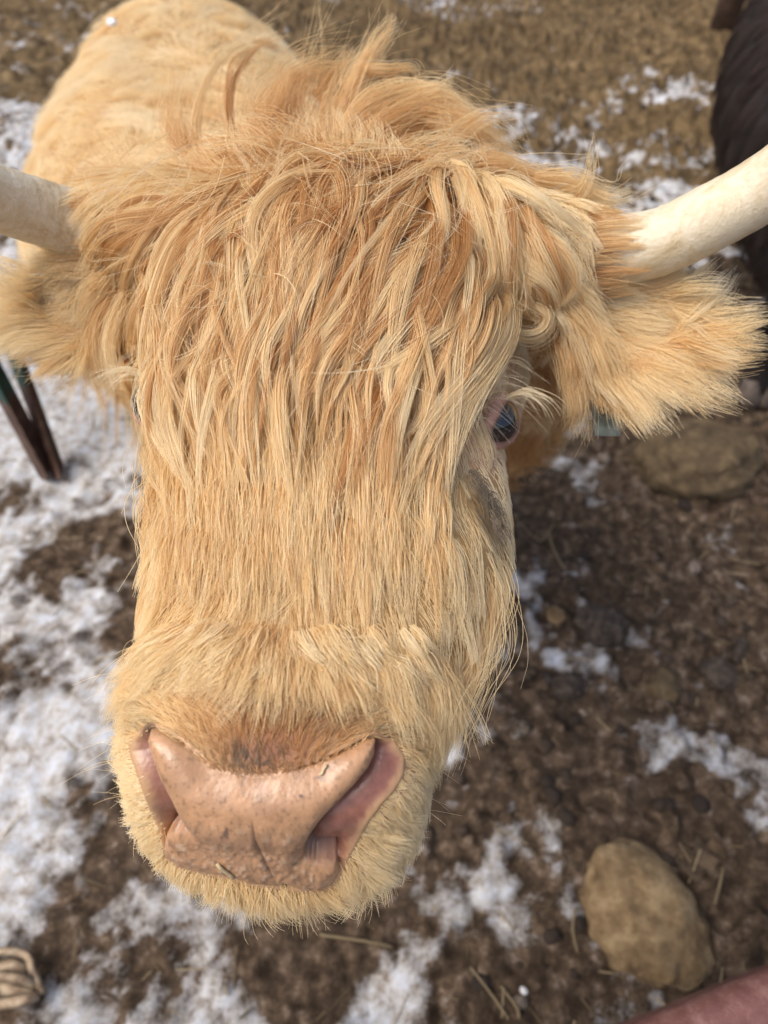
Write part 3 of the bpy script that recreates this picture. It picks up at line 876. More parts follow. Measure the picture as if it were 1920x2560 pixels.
# hanging hair down the side of the neck
root, nrm, _ = region(np.where((fs > .46) & (fs < 1.0) & (np.arange(len(F)) < NB0) & (facing > -.35) & (fn @ NN < .75), 1.0, 0), 20000)
cm = np.array([0, .25, -1.0]) + .35 * np.stack([fbm(root * 9, 2, 64), fbm(root * 9, 2, 65), fbm(root * 9, 2, 66)], 1)
P, cid = grow(root, nrm, cm, .065, .35, K=9, clump=.6, n_clump=700, jitter=.2, clump_jit=.35, wave=.2, droop=.2)
tv_ = .42 + rng.normal(0, .1, len(root)) + rng.normal(0, .2, 700)[cid]
hair('neck_fur', P, tints(tv_, 9, .3, -.25), .00028, .0001, cow, label='tawny hair hanging down the side of the neck')

# ------------------------------------------------------------------ long locks
LK_P, LK_T, LK_R = [], [], []
KL = 16
def lock(path, n, width, tipw=.22, t=.4, tv=.20, flat=.45, wave=.0, fly=.05, rad=.00019, lenvar=.5, root_dark=.38, tip=-.12, rootw=.6):
    """a lock of n strands gathered round a 3-D guide"""
    path = np.asarray(path, float)
    g = catmull(path, np.linspace(0, len(path) - 1, KL))
    T = nz(np.gradient(g, axis=0))
    toc = nz(CAM - g)
    S = nz(np.cross(T, toc)); B = np.cross(S, T)
    s = np.linspace(0, 1, KL)
    prof = np.interp(s, [0, .25, .6, 1], [rootw, 1.0, .72, tipw])
    a = rng.normal(0, .5, (n, 1)); bb = rng.normal(0, .5 * flat, (n, 1))
    tw = rng.uniform(-1.2, 1.2); 
    ca, sa = np.cos(tw * s), np.sin(tw * s)
    oa = (a * ca - bb * sa) * prof * width; ob = (a * sa * flat + bb * ca) * prof * width
    ph = rng.uniform(0, 6.3, (n, 1)); oa = oa + width * .10 * np.sin(ph + s * rng.uniform(4, 9, (n, 1))) * s
    f = rng.random(n) < fly
    oa[f] += rng.normal(0, 1.3, (f.sum(), 1)) * width * s ** 1.4; ob[f] += np.abs(rng.normal(0, 1.0, (f.sum(), 1))) * width * s ** 1.4
    if wave: oa = oa + wave * np.sin(rng.uniform(0, 6.3) + s * 7) * s
    p = g[None] + oa[..., None] * S[None] + ob[..., None] * B[None]
    # uneven ends: slide along the guide
    lv = 1 - lenvar * rng.random((n, 1)) ** 1.1
    si = np.clip(s[None] * lv, 0, 1) * (KL - 1); i0 = np.minimum(si.astype(int), KL - 2); fr = (si - i0)[..., None]
    ar = np.arange(n)[:, None]
    p = p[ar, i0] * (1 - fr) + p[ar, i0 + 1] * fr
    LK_P.append(p)
    tt_ = t + rng.normal(0, tv, n)
    LK_T.append(tints(tt_, KL, root_dark, tip))
    LK_R.append(np.full(n, rad) * rng.uniform(.8, 1.25, n))

def drape(qpts, hgt):
    """picture-plane path laid over the head at the given heights above the skin"""
    out = []; last = None
    for (x, y), h in zip(qpts, hgt):
        p, n = cast(x, y)
        if p is None:
            dd = last if last else .6
            out.append(Pq(x, y, dd)); continue
        p = p + n * h
        last = (p - CAM) @ CF
        out.append(p)
    out = np.array(out)
    for _ in range(3):
        out[1:-1] = (out[:-2] + 2 * out[1:-1] + out[2:]) / 4
    return out

NLOCK = 1250
cnt = 0
ROOTZONE = np.array([(330, 500), (480, 400), (600, 370), (760, 350), (950, 350), (1060, 400), (1150, 480), (1110, 620), (1060, 760), (980, 800), (800, 820), (600, 800), (430, 780), (340, 700), (300, 600)], float)
while cnt < NLOCK:
    rq = np.array([[rng.uniform(290, 1160), 350 + 470 * rng.random() ** 1.25]])
    if sdf(rq, ROOTZONE)[0] < 0: continue
    top = 1 - (rq[0, 1] - 350) / 470
    Lq = rng.uniform(230, 380) + 330 * top * rng.uniform(.3, 1.0)
    if rq[0, 0] > 1060: Lq *= .55
    stop_y = rng.uniform(720, 1230); da = rng.normal(0, .18 + .22 * top); wob = rng.normal(0, .16 + .18 * top); ph = rng.uniform(0, 6.3)
    if rq[0, 0] > 1030: wob *= .3; da *= .6
    pts = [rq[0].copy()]; p = rq[0].copy(); step = Lq / 13
    for k in range(13):
        f = flow2(p[None], 40)[0]
        a = da * (1 - k / 16) + wob * math.sin(ph + k * .6)
        f = np.array([f[0] * math.cos(a) - f[1] * math.sin(a), f[0] * math.sin(a) + f[1] * math.cos(a)])
        p = p + f * step
        pts.append(p.copy())
        if p[1] > stop_y: break
    if len(pts) < 6: continue
    k = np.linspace(0, 1, len(pts))
    up = rng.uniform(.0, .022)
    edge_x = np.interp([c[1] for c in pts], [600, 700, 800, 870, 950, 1050], [1140, 1062, 1018, 985, 965, 955])
    bad = [i for i, c in enumerate(pts) if c[0] > edge_x[i] + rng.normal(0, 6) and c[1] > 680]
    if bad: pts = pts[:bad[0]]
    if len(pts) < 6: continue
    k = np.linspace(0, 1, len(pts))
    hh = .006 + (up + .012 * top) * np.sin(np.pi * k ** .85) + .004 * k * rng.random()
    path = drape(pts, hh)
    n = int(rng.uniform(34, 80))
    fine_lock = rng.random() < .4
    if fine_lock: n //= 3
    lock(path, n, rng.uniform(.002, .004) if fine_lock else rng.uniform(.003, .0075), rng.uniform(.1, .35), t=rng.normal(.34, .27) + .22 * top + (.5 if rng.random() < .1 else 0), wave=rng.uniform(0, .005))
    cnt += 1

# thinner, flatter locks carrying the fringe on down the bridge of the nose
cnt = 0
while cnt < 420:
    p = np.array([rng.uniform(340, 1030), rng.uniform(800, 1190)])
    if p[0] > np.interp(p[1], [800, 950, 1100, 1190], [1005, 950, 960, 985]): continue
    lim_y = rng.uniform(1180, 1430); Lq = rng.uniform(120, 330); da = rng.normal(0, .12); pts = [p.copy()]
    for k in range(9):
        f = flow2(p[None], 40)[0]; a = da * (1 - k / 9)
        p = p + np.array([f[0] * math.cos(a) - f[1] * math.sin(a), f[0] * math.sin(a) + f[1] * math.cos(a)]) * Lq / 9
        if p[1] > lim_y: break
        pts.append(p.copy())
    if len(pts) < 5: continue
    k = np.linspace(0, 1, len(pts))
    lock(drape(pts, .003 + rng.uniform(.003, .011) * np.sin(np.pi * k ** .8)), int(rng.uniform(14, 40)), rng.uniform(.004, .012), .3, t=rng.normal(.32, .13), root_dark=.2, tip=-.12, fly=.06, lenvar=.6)
    cnt += 1
# tips that flip outwards along the edge of the nose hair
for _ in range(70):
    x0, y0 = rng.uniform(350, 900), rng.uniform(1350, 1440)
    dx = np.interp(x0, [350, 560, 640, 900], [-.85, -.5, .35, .45]) + rng.normal(0, .2); Lq = rng.uniform(70, 130)
    pts = [(x0 + dx * Lq * k ** 1.4, y0 + Lq * (.95 * k - .30 * k * k)) for k in np.linspace(0, 1, 7)]
    lock(drape(pts, .004 + .007 * np.sin(np.linspace(0, 2.6, 7))), int(rng.uniform(16, 36)), rng.uniform(.004, .009), .4, t=rng.normal(.12, .15), root_dark=.15, tip=-.15, lenvar=.5)
# long hair of the cheek hanging past the side of the muzzle
for _ in range(12):
    j = rng.normal(0, 24, 2)
    P_ = np.array([Pq(x + j[0] + rng.normal(0, 5) - 34 - abs(rng.normal(0, 26)), y + j[1] + 60, d + rng.normal(0, .004)) for x, y, d in [(1035, 1120, .475), (1078, 1230, .462), (1080, 1345, .452), (1045, 1455, .440), (1000, 1555, .432)]])
    lock(P_, 40, .014, .6, t=rng.normal(.30, .12), root_dark=.2, tip=-.15, lenvar=.75, fly=.1, rootw=1.0)
# dark tear stain running down from the inner corner of the eye
for _ in range(26):
    u_ = rng.random(); x0 = 1003 + 52 * u_ + rng.normal(0, 5); y0 = 1030 + 115 * u_ + rng.normal(0, 6)
    pts = [(x0 + 12 * k + rng.normal(0, 1.5), y0 + 42 * k) for k in np.linspace(0, 1, 5)]
    lock(drape(pts, .010 + .004 * np.sin(np.linspace(0, 2.6, 5))), 9, .004, .5, fly=.1)
    LK_T[-1] = LK_T[-1] * 0 + C_DARK * rng.uniform(.8, 2.2)
# the locks that catch the eye
HERO = [
 [(955,375),(905,460),(850,545),(780,640),(700,730),(640,800)], [(965,375),(1000,440),(1020,520),(1010,590),(980,650)],
 [(950,365),(860,455),(770,560),(690,650),(640,730)], [(1000,470),(960,600),(880,720),(780,800),(690,860)], [(1050,560),(1000,690),(900,790),(800,850),(690,880)],
 [(930,440),(940,520),(900,600),(800,690),(720,760)], [(980,520),(930,610),(830,720),(700,830)], [(1080,600),(1040,740),(960,860),(900,960),(860,1060)], [(1090,640),(1070,760),(1030,860),(1000,960),(980,1060)],
 [(600,420),(560,520),(560,640),(600,760),(620,900)], [(580,430),(520,520),(480,640),(520,780),(500,930)], [(560,420),(480,480),(430,560),(440,690),(480,820),(490,960)], [(620,430),(650,540),(620,680),(560,820),(540,960),(560,1090)],
 [(330,540),(370,520),(390,570),(350,620),(300,690),(270,780),(290,870)], [(380,600),(300,640),(240,700),(235,790),(270,870),(320,930)], [(420,620),(350,640),(300,700),(300,770),(330,830)], [(300,560),(230,620),(205,700),(190,760)],
 [(395,680),(340,765),(316,850),(320,930),(350,1010)], [(380,690),(326,780),(306,870),(322,955)], [(410,700),(350,790),(325,880),(335,980),(370,1060)],
 [(360,760),(345,830),(350,930),(390,1030),(410,1120)], [(380,720),(350,800),(345,900),(365,1000),(400,1090)], [(400,760),(385,860),(380,960),(410,1060)], [(430,740),(420,860),(430,990),(450,1100)],
 [(1120,520),(1180,560),(1225,620),(1240,690)], [(1100,650),(1160,645),(1205,680),(1220,730),(1215,770)], [(1090,560),(1150,590),(1190,650)], [(1060,420),(1110,470),(1190,500),(1260,520)], [(1010,400),(1060,470),(1090,560),(1085,640)],
 [(900,410),(870,480),(880,560),(840,640)], [(760,430),(700,520),(660,620),(640,740),(650,860)], [(820,400),(760,500),(700,600),(690,720)], [(680,420),(640,520),(560,640),(540,760)], [(540,430),(440,520),(380,570),(350,640)],

]
for i, pq in enumerate(HERO):
    pq = [(min(x, np.interp(y, [640, 700, 800, 870, 950, 1050], [1300, 1070, 1015, 980, 962, 950])), y) for x, y in pq]
    for rep in range(2):
        pp = catmull(np.array(pq, float) + rng.normal(0, 9, 2), np.linspace(0, len(pq) - 1, 12))
        k = np.linspace(0, 1, 12)
        hh = .010 + rng.uniform(.014, .024) * np.sin(np.pi * k ** .9)
        lock(drape(pp, hh), int(rng.uniform(55, 110)), rng.uniform(.004, .0085), .18, t=rng.normal(.06, .12), fly=.12, root_dark=.3, tip=-.15, lenvar=.75)
# single strands fallen across the fringe
for k in range(420):
    x0, y0 = rng.uniform(300, 1130), 360 + 560 * rng.random() ** 1.4
    a = rng.normal(1.7, .8); Lq = rng.uniform(70, 300); cv = rng.normal(0, 1.2)
    if x0 > 950 and y0 > 620: continue
    pp = [(x0, y0)]
    for j in range(7):
        a2 = a + cv * j / 7; pp.append((pp[-1][0] + math.cos(a2) * Lq / 7, pp[-1][1] + math.sin(a2) * Lq / 7))
    lock(drape(pp, (.026 if y0 < 700 else .016) + .012 * np.sin(np.linspace(0, 3, 8)) + rng.uniform(-.006, .008)), int(rng.integers(1, 4)), .003, 1, t=rng.normal(.1, .25), fly=0, rad=.00014)
forelock = hair('forelock', np.concatenate(LK_P), np.concatenate(LK_T), np.concatenate(LK_R), np.concatenate(LK_R) * .35, cow, label='long tangled golden fringe hanging over the forehead')

# ---- crest: tufts standing up behind the horns
LK_P, LK_T, LK_R = [], [], []
def tuft(p4, n, width, t=.5, reps=1, jit=8, tipw=.8, **kw):
    for _ in range(reps):
        P_ = np.array([Pq(x + rng.normal(0, jit) * (.4 + i * .3), y + rng.normal(0, jit) * (.4 + i * .3), d + rng.normal(0, .006)) for i, (x, y, d) in enumerate(p4)])
        lock(P_, n, width, tipw, t=t + rng.normal(0, .08), fly=.12, lenvar=.5, **kw)
tuft([(600,400,.62),(585,310,.645),(610,230,.67),(660,165,.70),(735,115,.74)], 110, .020, .62, 5, 14, tipw=1.2)
tuft([(560,390,.63),(545,320,.65),(545,250,.68),(575,170,.71)], 70, .016, .6, 3, 12, tipw=1.1)
tuft([(735,290,.655),(745,235,.67),(775,160,.69),(815,90,.70),(855,30,.71)], 80, .011, .42, 4, 7, tipw=.9)
tuft([(740,300,.65),(800,230,.66),(880,200,.67),(960,215,.68),(1050,275,.69)], 90, .013, .38, 4, 9)
tuft([(760,330,.64),(850,270,.65),(950,250,.66),(1040,280,.67),(1100,330,.68)], 90, .015, .45, 5, 10)
tuft([(800,300,.65),(860,235,.66),(930,195,.68),(985,190,.69)], 60, .010, .35, 3, 8)
tuft([(700,330,.65),(690,260,.68),(700,190,.71),(760,110,.75)], 60, .016, .55, 3, 14, tipw=1.2)
tuft([(780,150,.70),(830,150,.70),(890,150,.70),(900,170,.70)], 40, .008, .45, 2, 6)
tuft([(430,340,.65),(420,260,.67),(445,170,.70),(520,90,.74),(625,15,.78)], 14, .006, .4, 3, 6)
tuft([(505,300,.65),(488,220,.67),(515,140,.70),(560,100,.73),(610,85,.75)], 26, .006, .75, 3, 6)
tuft([(400,330,.65),(380,250,.68),(400,150,.72)], 40, .016, .4, 4, 16, tipw=1.3)
tuft([(640,300,.66),(650,210,.70),(680,120,.74),(690,10,.78)], 7, .008, .4, 4, 14)
tuft([(680,210,.70),(740,140,.74),(800,110,.76)], 16, .010, .35, 4, 14, tipw=1.2)
tuft([(350,470,.62),(345,420,.63),(350,375,.645)], 80, .018, .85, 4, 10, tipw=1.0)
tuft([(260,470,.63),(235,420,.64),(195,385,.655),(165,370,.665)], 60, .013, .7, 3, 10, tipw=1.1)
tuft([(300,430,.63),(270,360,.65),(240,300,.67)], 36, .018, .4, 4, 16, tipw=1.4)
tuft([(500,400,.63),(420,360,.645),(340,310,.66)], 50, .016, .45, 4, 16, tipw=1.2)
tuft([(990,370,.62),(1070,365,.62),(1160,385,.625),(1250,415,.63)], 100, .014, .5, 5, 8)
tuft([(1150,390,.62),(1240,400,.62),(1310,425,.625),(1370,432,.63)], 70, .012, .2, 4, 8, tipw=.9)
tuft([(1250,430,.60),(1270,370,.62),(1262,300,.64)], 4, .008, .3, 3, 10)
tuft([(1180,430,.60),(1250,400,.60),(1280,330,.61),(1300,290,.62)], 5, .008, .3, 2, 10)
tuft([(950,320,.63),(1040,260,.65),(1120,250,.66)], 20, .010, .4, 3, 10, tipw=1.2)
tuft([(1000,360,.62),(960,300,.64),(930,190,.66)], 3, .010, .3, 3, 14)
tuft([(600,420,.60),(520,400,.61),(430,400,.62),(330,450,.63)], 110, .014, .5, 5, 12)
# wisps from the head over the roots of the ears
tuft([(1120,590,.575),(1190,600,.57),(1270,640,.575),(1320,700,.58)], 55, .010, .2, 4, 12, tipw=.8)
tuft([(1130,620,.575),(1210,660,.57),(1260,740,.575),(1275,840,.585)], 45, .008, .15, 4, 12, tipw=.7)
tuft([(1190,640,.58),(1260,690,.575),(1310,770,.58),(1335,880,.59)], 50, .010, .3, 5, 14, tipw=.9)
tuft([(1200,690,.59),(1230,770,.59),(1250,860,.60),(1240,950,.61)], 60, .012, .45, 5, 14, tipw=.9)
tuft([(1110,640,.57),(1170,650,.565),(1215,690,.565),(1232,770,.57)], 30, .005, .0, 4, 8, tipw=.7)
tuft([(1250,610,.60),(1340,590,.60),(1420,590,.605),(1500,600,.61)], 60, .012, .35, 4, 10, tipw=1.0)
tuft([(320,590,.61),(250,600,.60),(190,640,.60),(170,710,.61)], 55, .010, .3, 4, 12, tipw=.9)
tuft([(330,620,.60),(265,660,.595),(235,750,.595),(255,850,.60)], 55, .009, .25, 4, 12, tipw=.7)
tuft([(280,640,.61),(220,700,.61),(195,790,.62),(200,850,.63)], 55, .012, .45, 5, 14, tipw=.9)
tuft([(230,590,.62),(140,580,.63),(60,590,.635)], 60, .012, .3, 4, 10, tipw=1.0)
# collars of hair round the horn bases
for sg, hp in ((1, HORN_R), (-1, HORN_L)):
    hd = nz(hp[1] - hp[0]); u_ = nz(np.cross(hd, CF)); w_ = np.cross(hd, u_)
    for k in range(70):
        a = rng.uniform(0, 6.3); o_ = u_ * math.cos(a) + w_ * math.sin(a)
        st = hp[0] * rng.uniform(.1, .9); st = hp[0] + (hp[1] - hp[0]) * rng.uniform(-.5, .55) + o_ * .031
        sw = rng.uniform(.012, .032)
        lock([st, st + hd * sw + o_ * .004, st + hd * sw * 2 + o_ * .002 + np.array([0, 0, -.004])], 60, .007, .5, t=rng.normal(.62, .12), root_dark=.25, tip=-.15, lenvar=.4)

# thick hair of the poll between the horns
root, nrm, _ = region(np.where((fs > .47) & (fs < .68) & (nz(fn) @ NN > .2) & (np.arange(len(F)) < NB0), 1.0, 0), 9000)
x, y, d = proj(root)
cm = np.stack([.9 * (root[:, 0] + .03) / .1, np.full(len(root), .6), np.zeros(len(root))], 1) + rng.normal(0, .25, (len(root), 3))
P, cid = grow(root, nrm, cm, .055, 1.1, K=KL, clump=.6, n_clump=260, jitter=.25, clump_jit=.45, wave=.3)
LK_P.append(P); LK_T.append(tints(.5 + rng.normal(0, .1, len(root)) + rng.normal(0, .12, 260)[cid], KL, .4, -.25)); LK_R.append(np.full(len(root), .0002))
hair('crest', np.concatenate(LK_P), np.concatenate(LK_T), np.concatenate(LK_R), np.concatenate(LK_R) * .35, cow, label='windblown tufts of hair standing up behind the horns')
# ---- lashes
LK_P, LK_T, LK_R = [], [], []
for sg, (c0, g, e1, e2) in eye_frames.items():
    for k in range(34):
        A = rng.uniform(.55, 1.08); B = -.50 * math.sqrt(max(0, 1 - (A / 1.1) ** 2)) - .10
        d = nz(g * math.cos(math.hypot(A, B)) + e1 * A + e2 * B)
        p0 = c0 + d * EYER * 1.14
        right = mir(CR, sg); dn = mir(-CU, sg)
        ln = rng.uniform(.022, .048)
        dr = nz(right * rng.uniform(.7, 1.1) + dn * rng.uniform(.2, .75) - CF * .25)
        up_ = nz(d + right * .6)
        lock([p0, p0 + up_ * ln * .25 + dr * ln * .15, p0 + dr * ln * .6 + up_ * ln * .2, p0 + dr * ln], 2, .0012, .6, t=rng.normal(-.2, .1), fly=0, rad=.00013, root_dark=.1, tip=-.1)
    for k in range(22):
        p0 = c0 + e2 * -.03 + e1 * rng.uniform(-.02, .03) + g * .004
        right = mir(CR, sg); dn = mir(-CU, sg); ln = rng.uniform(.03, .06)
        dr = nz(right + dn * rng.uniform(.1, .8))
        lock([p0, p0 + nz(right + g * .7) * ln * .4, p0 + dr * ln], 2, .002, .6, t=rng.normal(-.1, .1), fly=0, rad=.00012, root_dark=.1, tip=-.1)
hair('eyelashes', np.concatenate(LK_P), np.concatenate(LK_T), np.concatenate(LK_R), np.concatenate(LK_R) * .3, cow, label='long white lashes sweeping out from the eyes')

# ---- short velvet on the lids
LK_P, LK_T, LK_R = [], [], []
rp, rn = [], []
for sg, (c0, g, e1, e2) in eye_frames.items():
    for k in range(1500):
        ph = rng.uniform(0, 6.283); kk = rng.uniform(.22, 1.0)
        ca, sa = math.cos(ph), math.sin(ph); ob_ = .52 if sa < 0 else .74
        A = 1.02 * ca + ca * .75 * kk; B = ob_ * sa * abs(sa) ** .25 + sa * .85 * kk
        th = math.hypot(A, B); p2 = math.atan2(B, A)
        d = g * math.cos(th) + (e1 * math.cos(p2) + e2 * math.sin(p2)) * math.sin(th)
        rp.append(c0 + d * EYER * (1.10 if kk < .6 else 1.05)); rn.append((d, e1 * math.cos(p2) + e2 * math.sin(p2)))
rp = np.array(rp); dn_ = np.array([a for a, b in rn]); ot = np.array([b for a, b in rn])
P, cid = grow(rp, dn_, ot + .3 * CR, rng.uniform(.004, .009, len(rp)), .4, K=5, clump=.3, jitter=.3)
hair('eyelid_fur', P, tints(rng.normal(-.15, .12, len(rp)), 5, .1, -.1), .00013, .00005, cow)
# ---- whiskers round the muzzle
LK_P, LK_T, LK_R = [], [], []
for k in range(110):
    if k < 60: sx, s_, z = -1, rng.uniform(.01, .09), rng.uniform(-.055, .03)
    elif k < 80: sx, s_, z = 1, rng.uniform(.02, .10), rng.uniform(-.05, .0)
    else: sx, s_, z = rng.uniform(-.8, .8), rng.uniform(.0, .02), rng.uniform(-.055, -.045)
    wv = np.interp(s_, [h_[0] for h_ in HS], [h_[1] for h_ in HS])
    p0 = H(sx * wv * .95, s_, z); ln = rng.uniform(.02, .05)
    o_ = nz(RR * sx + AX * rng.uniform(-.2, .6) - NN * rng.uniform(-.1, .8))
    lock([p0, p0 + o_ * ln * .5, p0 + o_ * ln + np.array([0, 0, -.2]) * ln], 1, .001, .5, t=rng.normal(0, .15), fly=0, rad=.00013)
hair('whiskers', np.concatenate(LK_P), np.concatenate(LK_T), np.concatenate(LK_R), np.concatenate(LK_R) * .3, cow)

# ---- ear hair
EF = {1: [(1250,640,1,.1),(1350,610,1,-.12),(1450,620,1,-.1),(1550,690,1,.12),(1500,790,.85,.5),(1420,760,.8,.55),(1350,860,.2,1),(1300,800,.35,.95),(1250,720,.6,.7),(1400,680,1,.2),(1430,850,.5,.9)],
      -1: [(300,620,-1,0),(150,600,-1,-.1),(60,640,-1,.05),(60,700,-.95,.25),(120,740,-.8,.5),(200,780,-.45,.9),(260,830,-.1,1),(220,700,-.7,.6),(180,650,-1,.15)]}
for sg, (eo, ev, ef, e, up, fr, B0, L) in EARS.items():
    root, nrm, _ = sample_tris(ev, ef, np.ones(len(ef)), 24000)
    x, y, d = proj(root); q = np.stack([x, y], 1)
    A = np.array(EF[sg])
    f2 = nz(idw(q, A[:, :2], nz(A[:, 2:]), 3, 30))
    cm = f2[:, :1] * CR - f2[:, 1:] * CU
    u = (root - B0) @ e / L; v_ = (root - B0) @ up / .05
    Lm = np.clip(.036 + .022 * u - .020 * v_, .026, .075)
    P, cid = grow(root, nrm, cm, Lm * rng.uniform(.7, 1.35, len(root)), .32, K=9, clump=.62, n_clump=300, jitter=.22, clump_jit=.38, wave=.2, droop=.18, frizz=.10)
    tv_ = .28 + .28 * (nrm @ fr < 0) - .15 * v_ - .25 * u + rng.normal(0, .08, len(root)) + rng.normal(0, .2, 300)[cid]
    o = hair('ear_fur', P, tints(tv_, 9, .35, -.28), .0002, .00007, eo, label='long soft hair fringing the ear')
    o.matrix_parent_inverse = Matrix()

# ---- neck and body: thick pale winter coat
root, nrm, _ = region(np.where((fs >= .50) & (np.arange(len(F)) < NB0), np.where(facing > -.3, 1.0, .45) * np.where(fs < .9, 1.7, 1.0), np.where((np.arange(len(F)) >= NB0) & (fs > .75), .5, 0)), 68000)
x, y, d = proj(root); q = np.stack([x, y], 1)
back_dir = nz(np.array([-.30, .95, 0]))
rad_s = root[:, 0] - np.interp(root[:, 1], [.6, .97, 1.5, 2.4], [-.03, -.14, -.36, -.62])
cm = back_dir * .8 + np.array([0, 0, -.75]) + bR * np.sign(rad_s)[:, None] * .5
nzv = np.stack([fbm(root * 5, 2, 61), fbm(root * 5, 2, 62), fbm(root * 5, 2, 63)], 1)
cm = cm + 1.5 * nzv
neck = sstep(1.15, .8, root[:, 1])
Lm = .074 + .014 * neck
P, cid = grow(root, nrm, cm, Lm, .38, K=9, clump=.48, n_clump=1700, jitter=.42, clump_jit=.7, wave=.3, frizz=.1, droop=.15)
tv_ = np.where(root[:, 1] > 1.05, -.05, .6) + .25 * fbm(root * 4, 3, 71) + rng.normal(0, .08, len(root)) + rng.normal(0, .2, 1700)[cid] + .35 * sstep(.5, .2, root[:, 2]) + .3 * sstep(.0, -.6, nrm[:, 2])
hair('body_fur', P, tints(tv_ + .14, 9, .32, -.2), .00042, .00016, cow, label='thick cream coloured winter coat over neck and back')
# ------------------------------------------------------------------ black cow at the side
bcow = empty('black_cow', (1.30, 2.3, 0))
tag(bcow, 'dark black brown shaggy cow standing partly hidden behind the horn', 'cow')
m, nt, b = new_mat('black_hide'); b.inputs['Base Color'].default_value = (.012, .009, .009, 1); b.inputs['Roughness'].default_value = .8
S2 = []
for c, w, up, dn in [((1.22, 1.66, .72), .01, .01, .01), ((1.23, 1.70, .72), .16, .17, .20), ((1.25, 1.82, .70), .27, .28, .29), ((1.28, 2.05, .69), .33, .33, .31), ((1.33, 2.4, .69), .35, .34, .33), ((1.38, 2.8, .70), .33, .33, .32), ((1.42, 3.1, .76), .24, .28, .26), ((1.45, 3.3, .88), .15, .18, .2), ((1.46, 3.5, 1.0), .12, .13, .16), ((1.47, 3.68, .98), .09, .1, .12), ((1.47, 3.86, .90), .065, .07, .07), ((1.47, 3.90, .89), .01, .01, .01)]:
    S2.append(np.concatenate([c, [w, up, dn]]))
S2 = np.array(S2); S2[:, 0] += np.interp(np.arange(len(S2)), [0, 1, 3, 6, 11], [-.05, -.05, .06, .13, .13]); S2[:, 1] -= .12; S2[1:7, 5] += .09; k2 = catmull(S2, np.linspace(0, len(S2) - 1, 70))
bv = []; bf = []
a40 = np.linspace(0, 2 * math.pi, 48, endpoint=False)
for k in k2:
    c = k[:3]; w, up, dn = np.maximum(k[3:], .004)
    for a in a40:
        bv.append(c + np.array([1, -.1, 0]) * math.cos(a) * w + np.array([0, 0, 1]) * math.sin(a) * (up if math.sin(a) > 0 else dn))
for i in range(69):
    for k in range(48): bf.append((i * 48 + (k + 1) % 48, i * 48 + k, (i + 1) * 48 + k, (i + 1) * 48 + (k + 1) % 48))
a, b2, c2 = (np.array(bv[j]) for j in bf[30 * 48 + 5][:3])
if np.dot(np.cross(b2 - a, c2 - a), a - k2[30][:3]) < 0: bf = [tuple(reversed(f)) for f in bf]
BL = [(1.21, 1.80), (1.42, 1.86), (1.50, 2.95), (1.72, 2.98)]
for (lx, ly) in BL:
    g = gz(lx, ly)
    K = np.array([(lx, ly + .05, .6), (lx, ly, .42), (lx, ly + .03, .3), (lx, ly + .02, .16), (lx, ly, g + .04)])
    v, f = tube(catmull(K, np.linspace(0, 4, 24)), np.interp(np.linspace(0, 4, 24), range(5), [.11, .08, .058, .045, .052]), 20)
    a, b2, c2 = (np.array(v[j]) for j in f[0][:3])
    if np.dot(np.cross(b2 - a, c2 - a), a - K[0]) < 0: f = [tuple(reversed(q)) for q in f]
    o_ = len(bv); bv += [np.array(p) for p in v]; bf += [tuple(i + o_ for i in q) for q in f]
    hoof(lx, ly, bcow)
mesh_obj('body', bv, bf, m, bcow)
bva = np.array(bv)
root, nrm, _ = sample_tris(bva, [f for f in bf if len(f) == 4], np.ones(len([f for f in bf if len(f) == 4])), 42000)
sd = np.sign(root[:, 0] - np.interp(root[:, 1], [1.6, 3.6], [1.22, 1.46]))
cm = np.array([0, .35, -1.0]) + np.stack([sd * .3, sd * 0, sd * 0], 1) + .5 * np.stack([fbm(root * 6, 2, 81), fbm(root * 6, 2, 82), fbm(root * 6, 2, 83)], 1)
P, cid = grow(root, nrm, cm, np.where(root[:, 2] < .3, .04, .085), .4, K=8, clump=.75, n_clump=1800, jitter=.2, clump_jit=.3, wave=.3, droop=.5)
dk = np.array([.030, .020, .021]) * (1 + .5 * rng.normal(0, .5, (len(root), 1)))
dk = dk + np.array([.05, .022, .02]) * np.clip(fbm(root * 5, 2, 91), 0, 1)[:, None] * sstep(.6, .95, root[:, 2])[:, None]
hair('body_fur', P, np.clip(dk, .006, 1), .00042, .00016, bcow, M_DARKHAIR)
for sg in (-1, 1):
    K = np.array([(1.465 + sg * .08, 3.55, 1.08), (1.465 + sg * .2, 3.55, 1.10), (1.465 + sg * .32, 3.58, 1.2), (1.465 + sg * .35, 3.6, 1.36)])
    v, f = tube(catmull(K, np.linspace(0, 3, 24)), np.linspace(.03, .004, 24), 16)
    o = mesh_obj('horn', v, f, M_HORN, bcow); vattr(o, 'along', np.repeat(np.linspace(0, 1, 24), 16))
    K = np.array([(1.465 + sg * .09, 3.56, 1.03), (1.465 + sg * .16, 3.57, 1.02), (1.465 + sg * .24, 3.57, .99)])
    v, f = tube(catmull(K, np.linspace(0, 2, 14)), [.02, .03, .036, .04, .043, .045, .045, .043, .04, .036, .03, .022, .014, .005], 14)
    mesh_obj('ear', v, f, m, bcow)
    ev, ef_ = tube([(1.465 + sg * .075, 3.70, .99), (1.465 + sg * .09, 3.70, .99), (1.465 + sg * .096, 3.70, .99)], [.018, .014, .002], 14)
    o = mesh_obj('eye', ev, ef_, M_EYE, bcow); vattr(o, 'gaze', np.zeros(len(ev)))

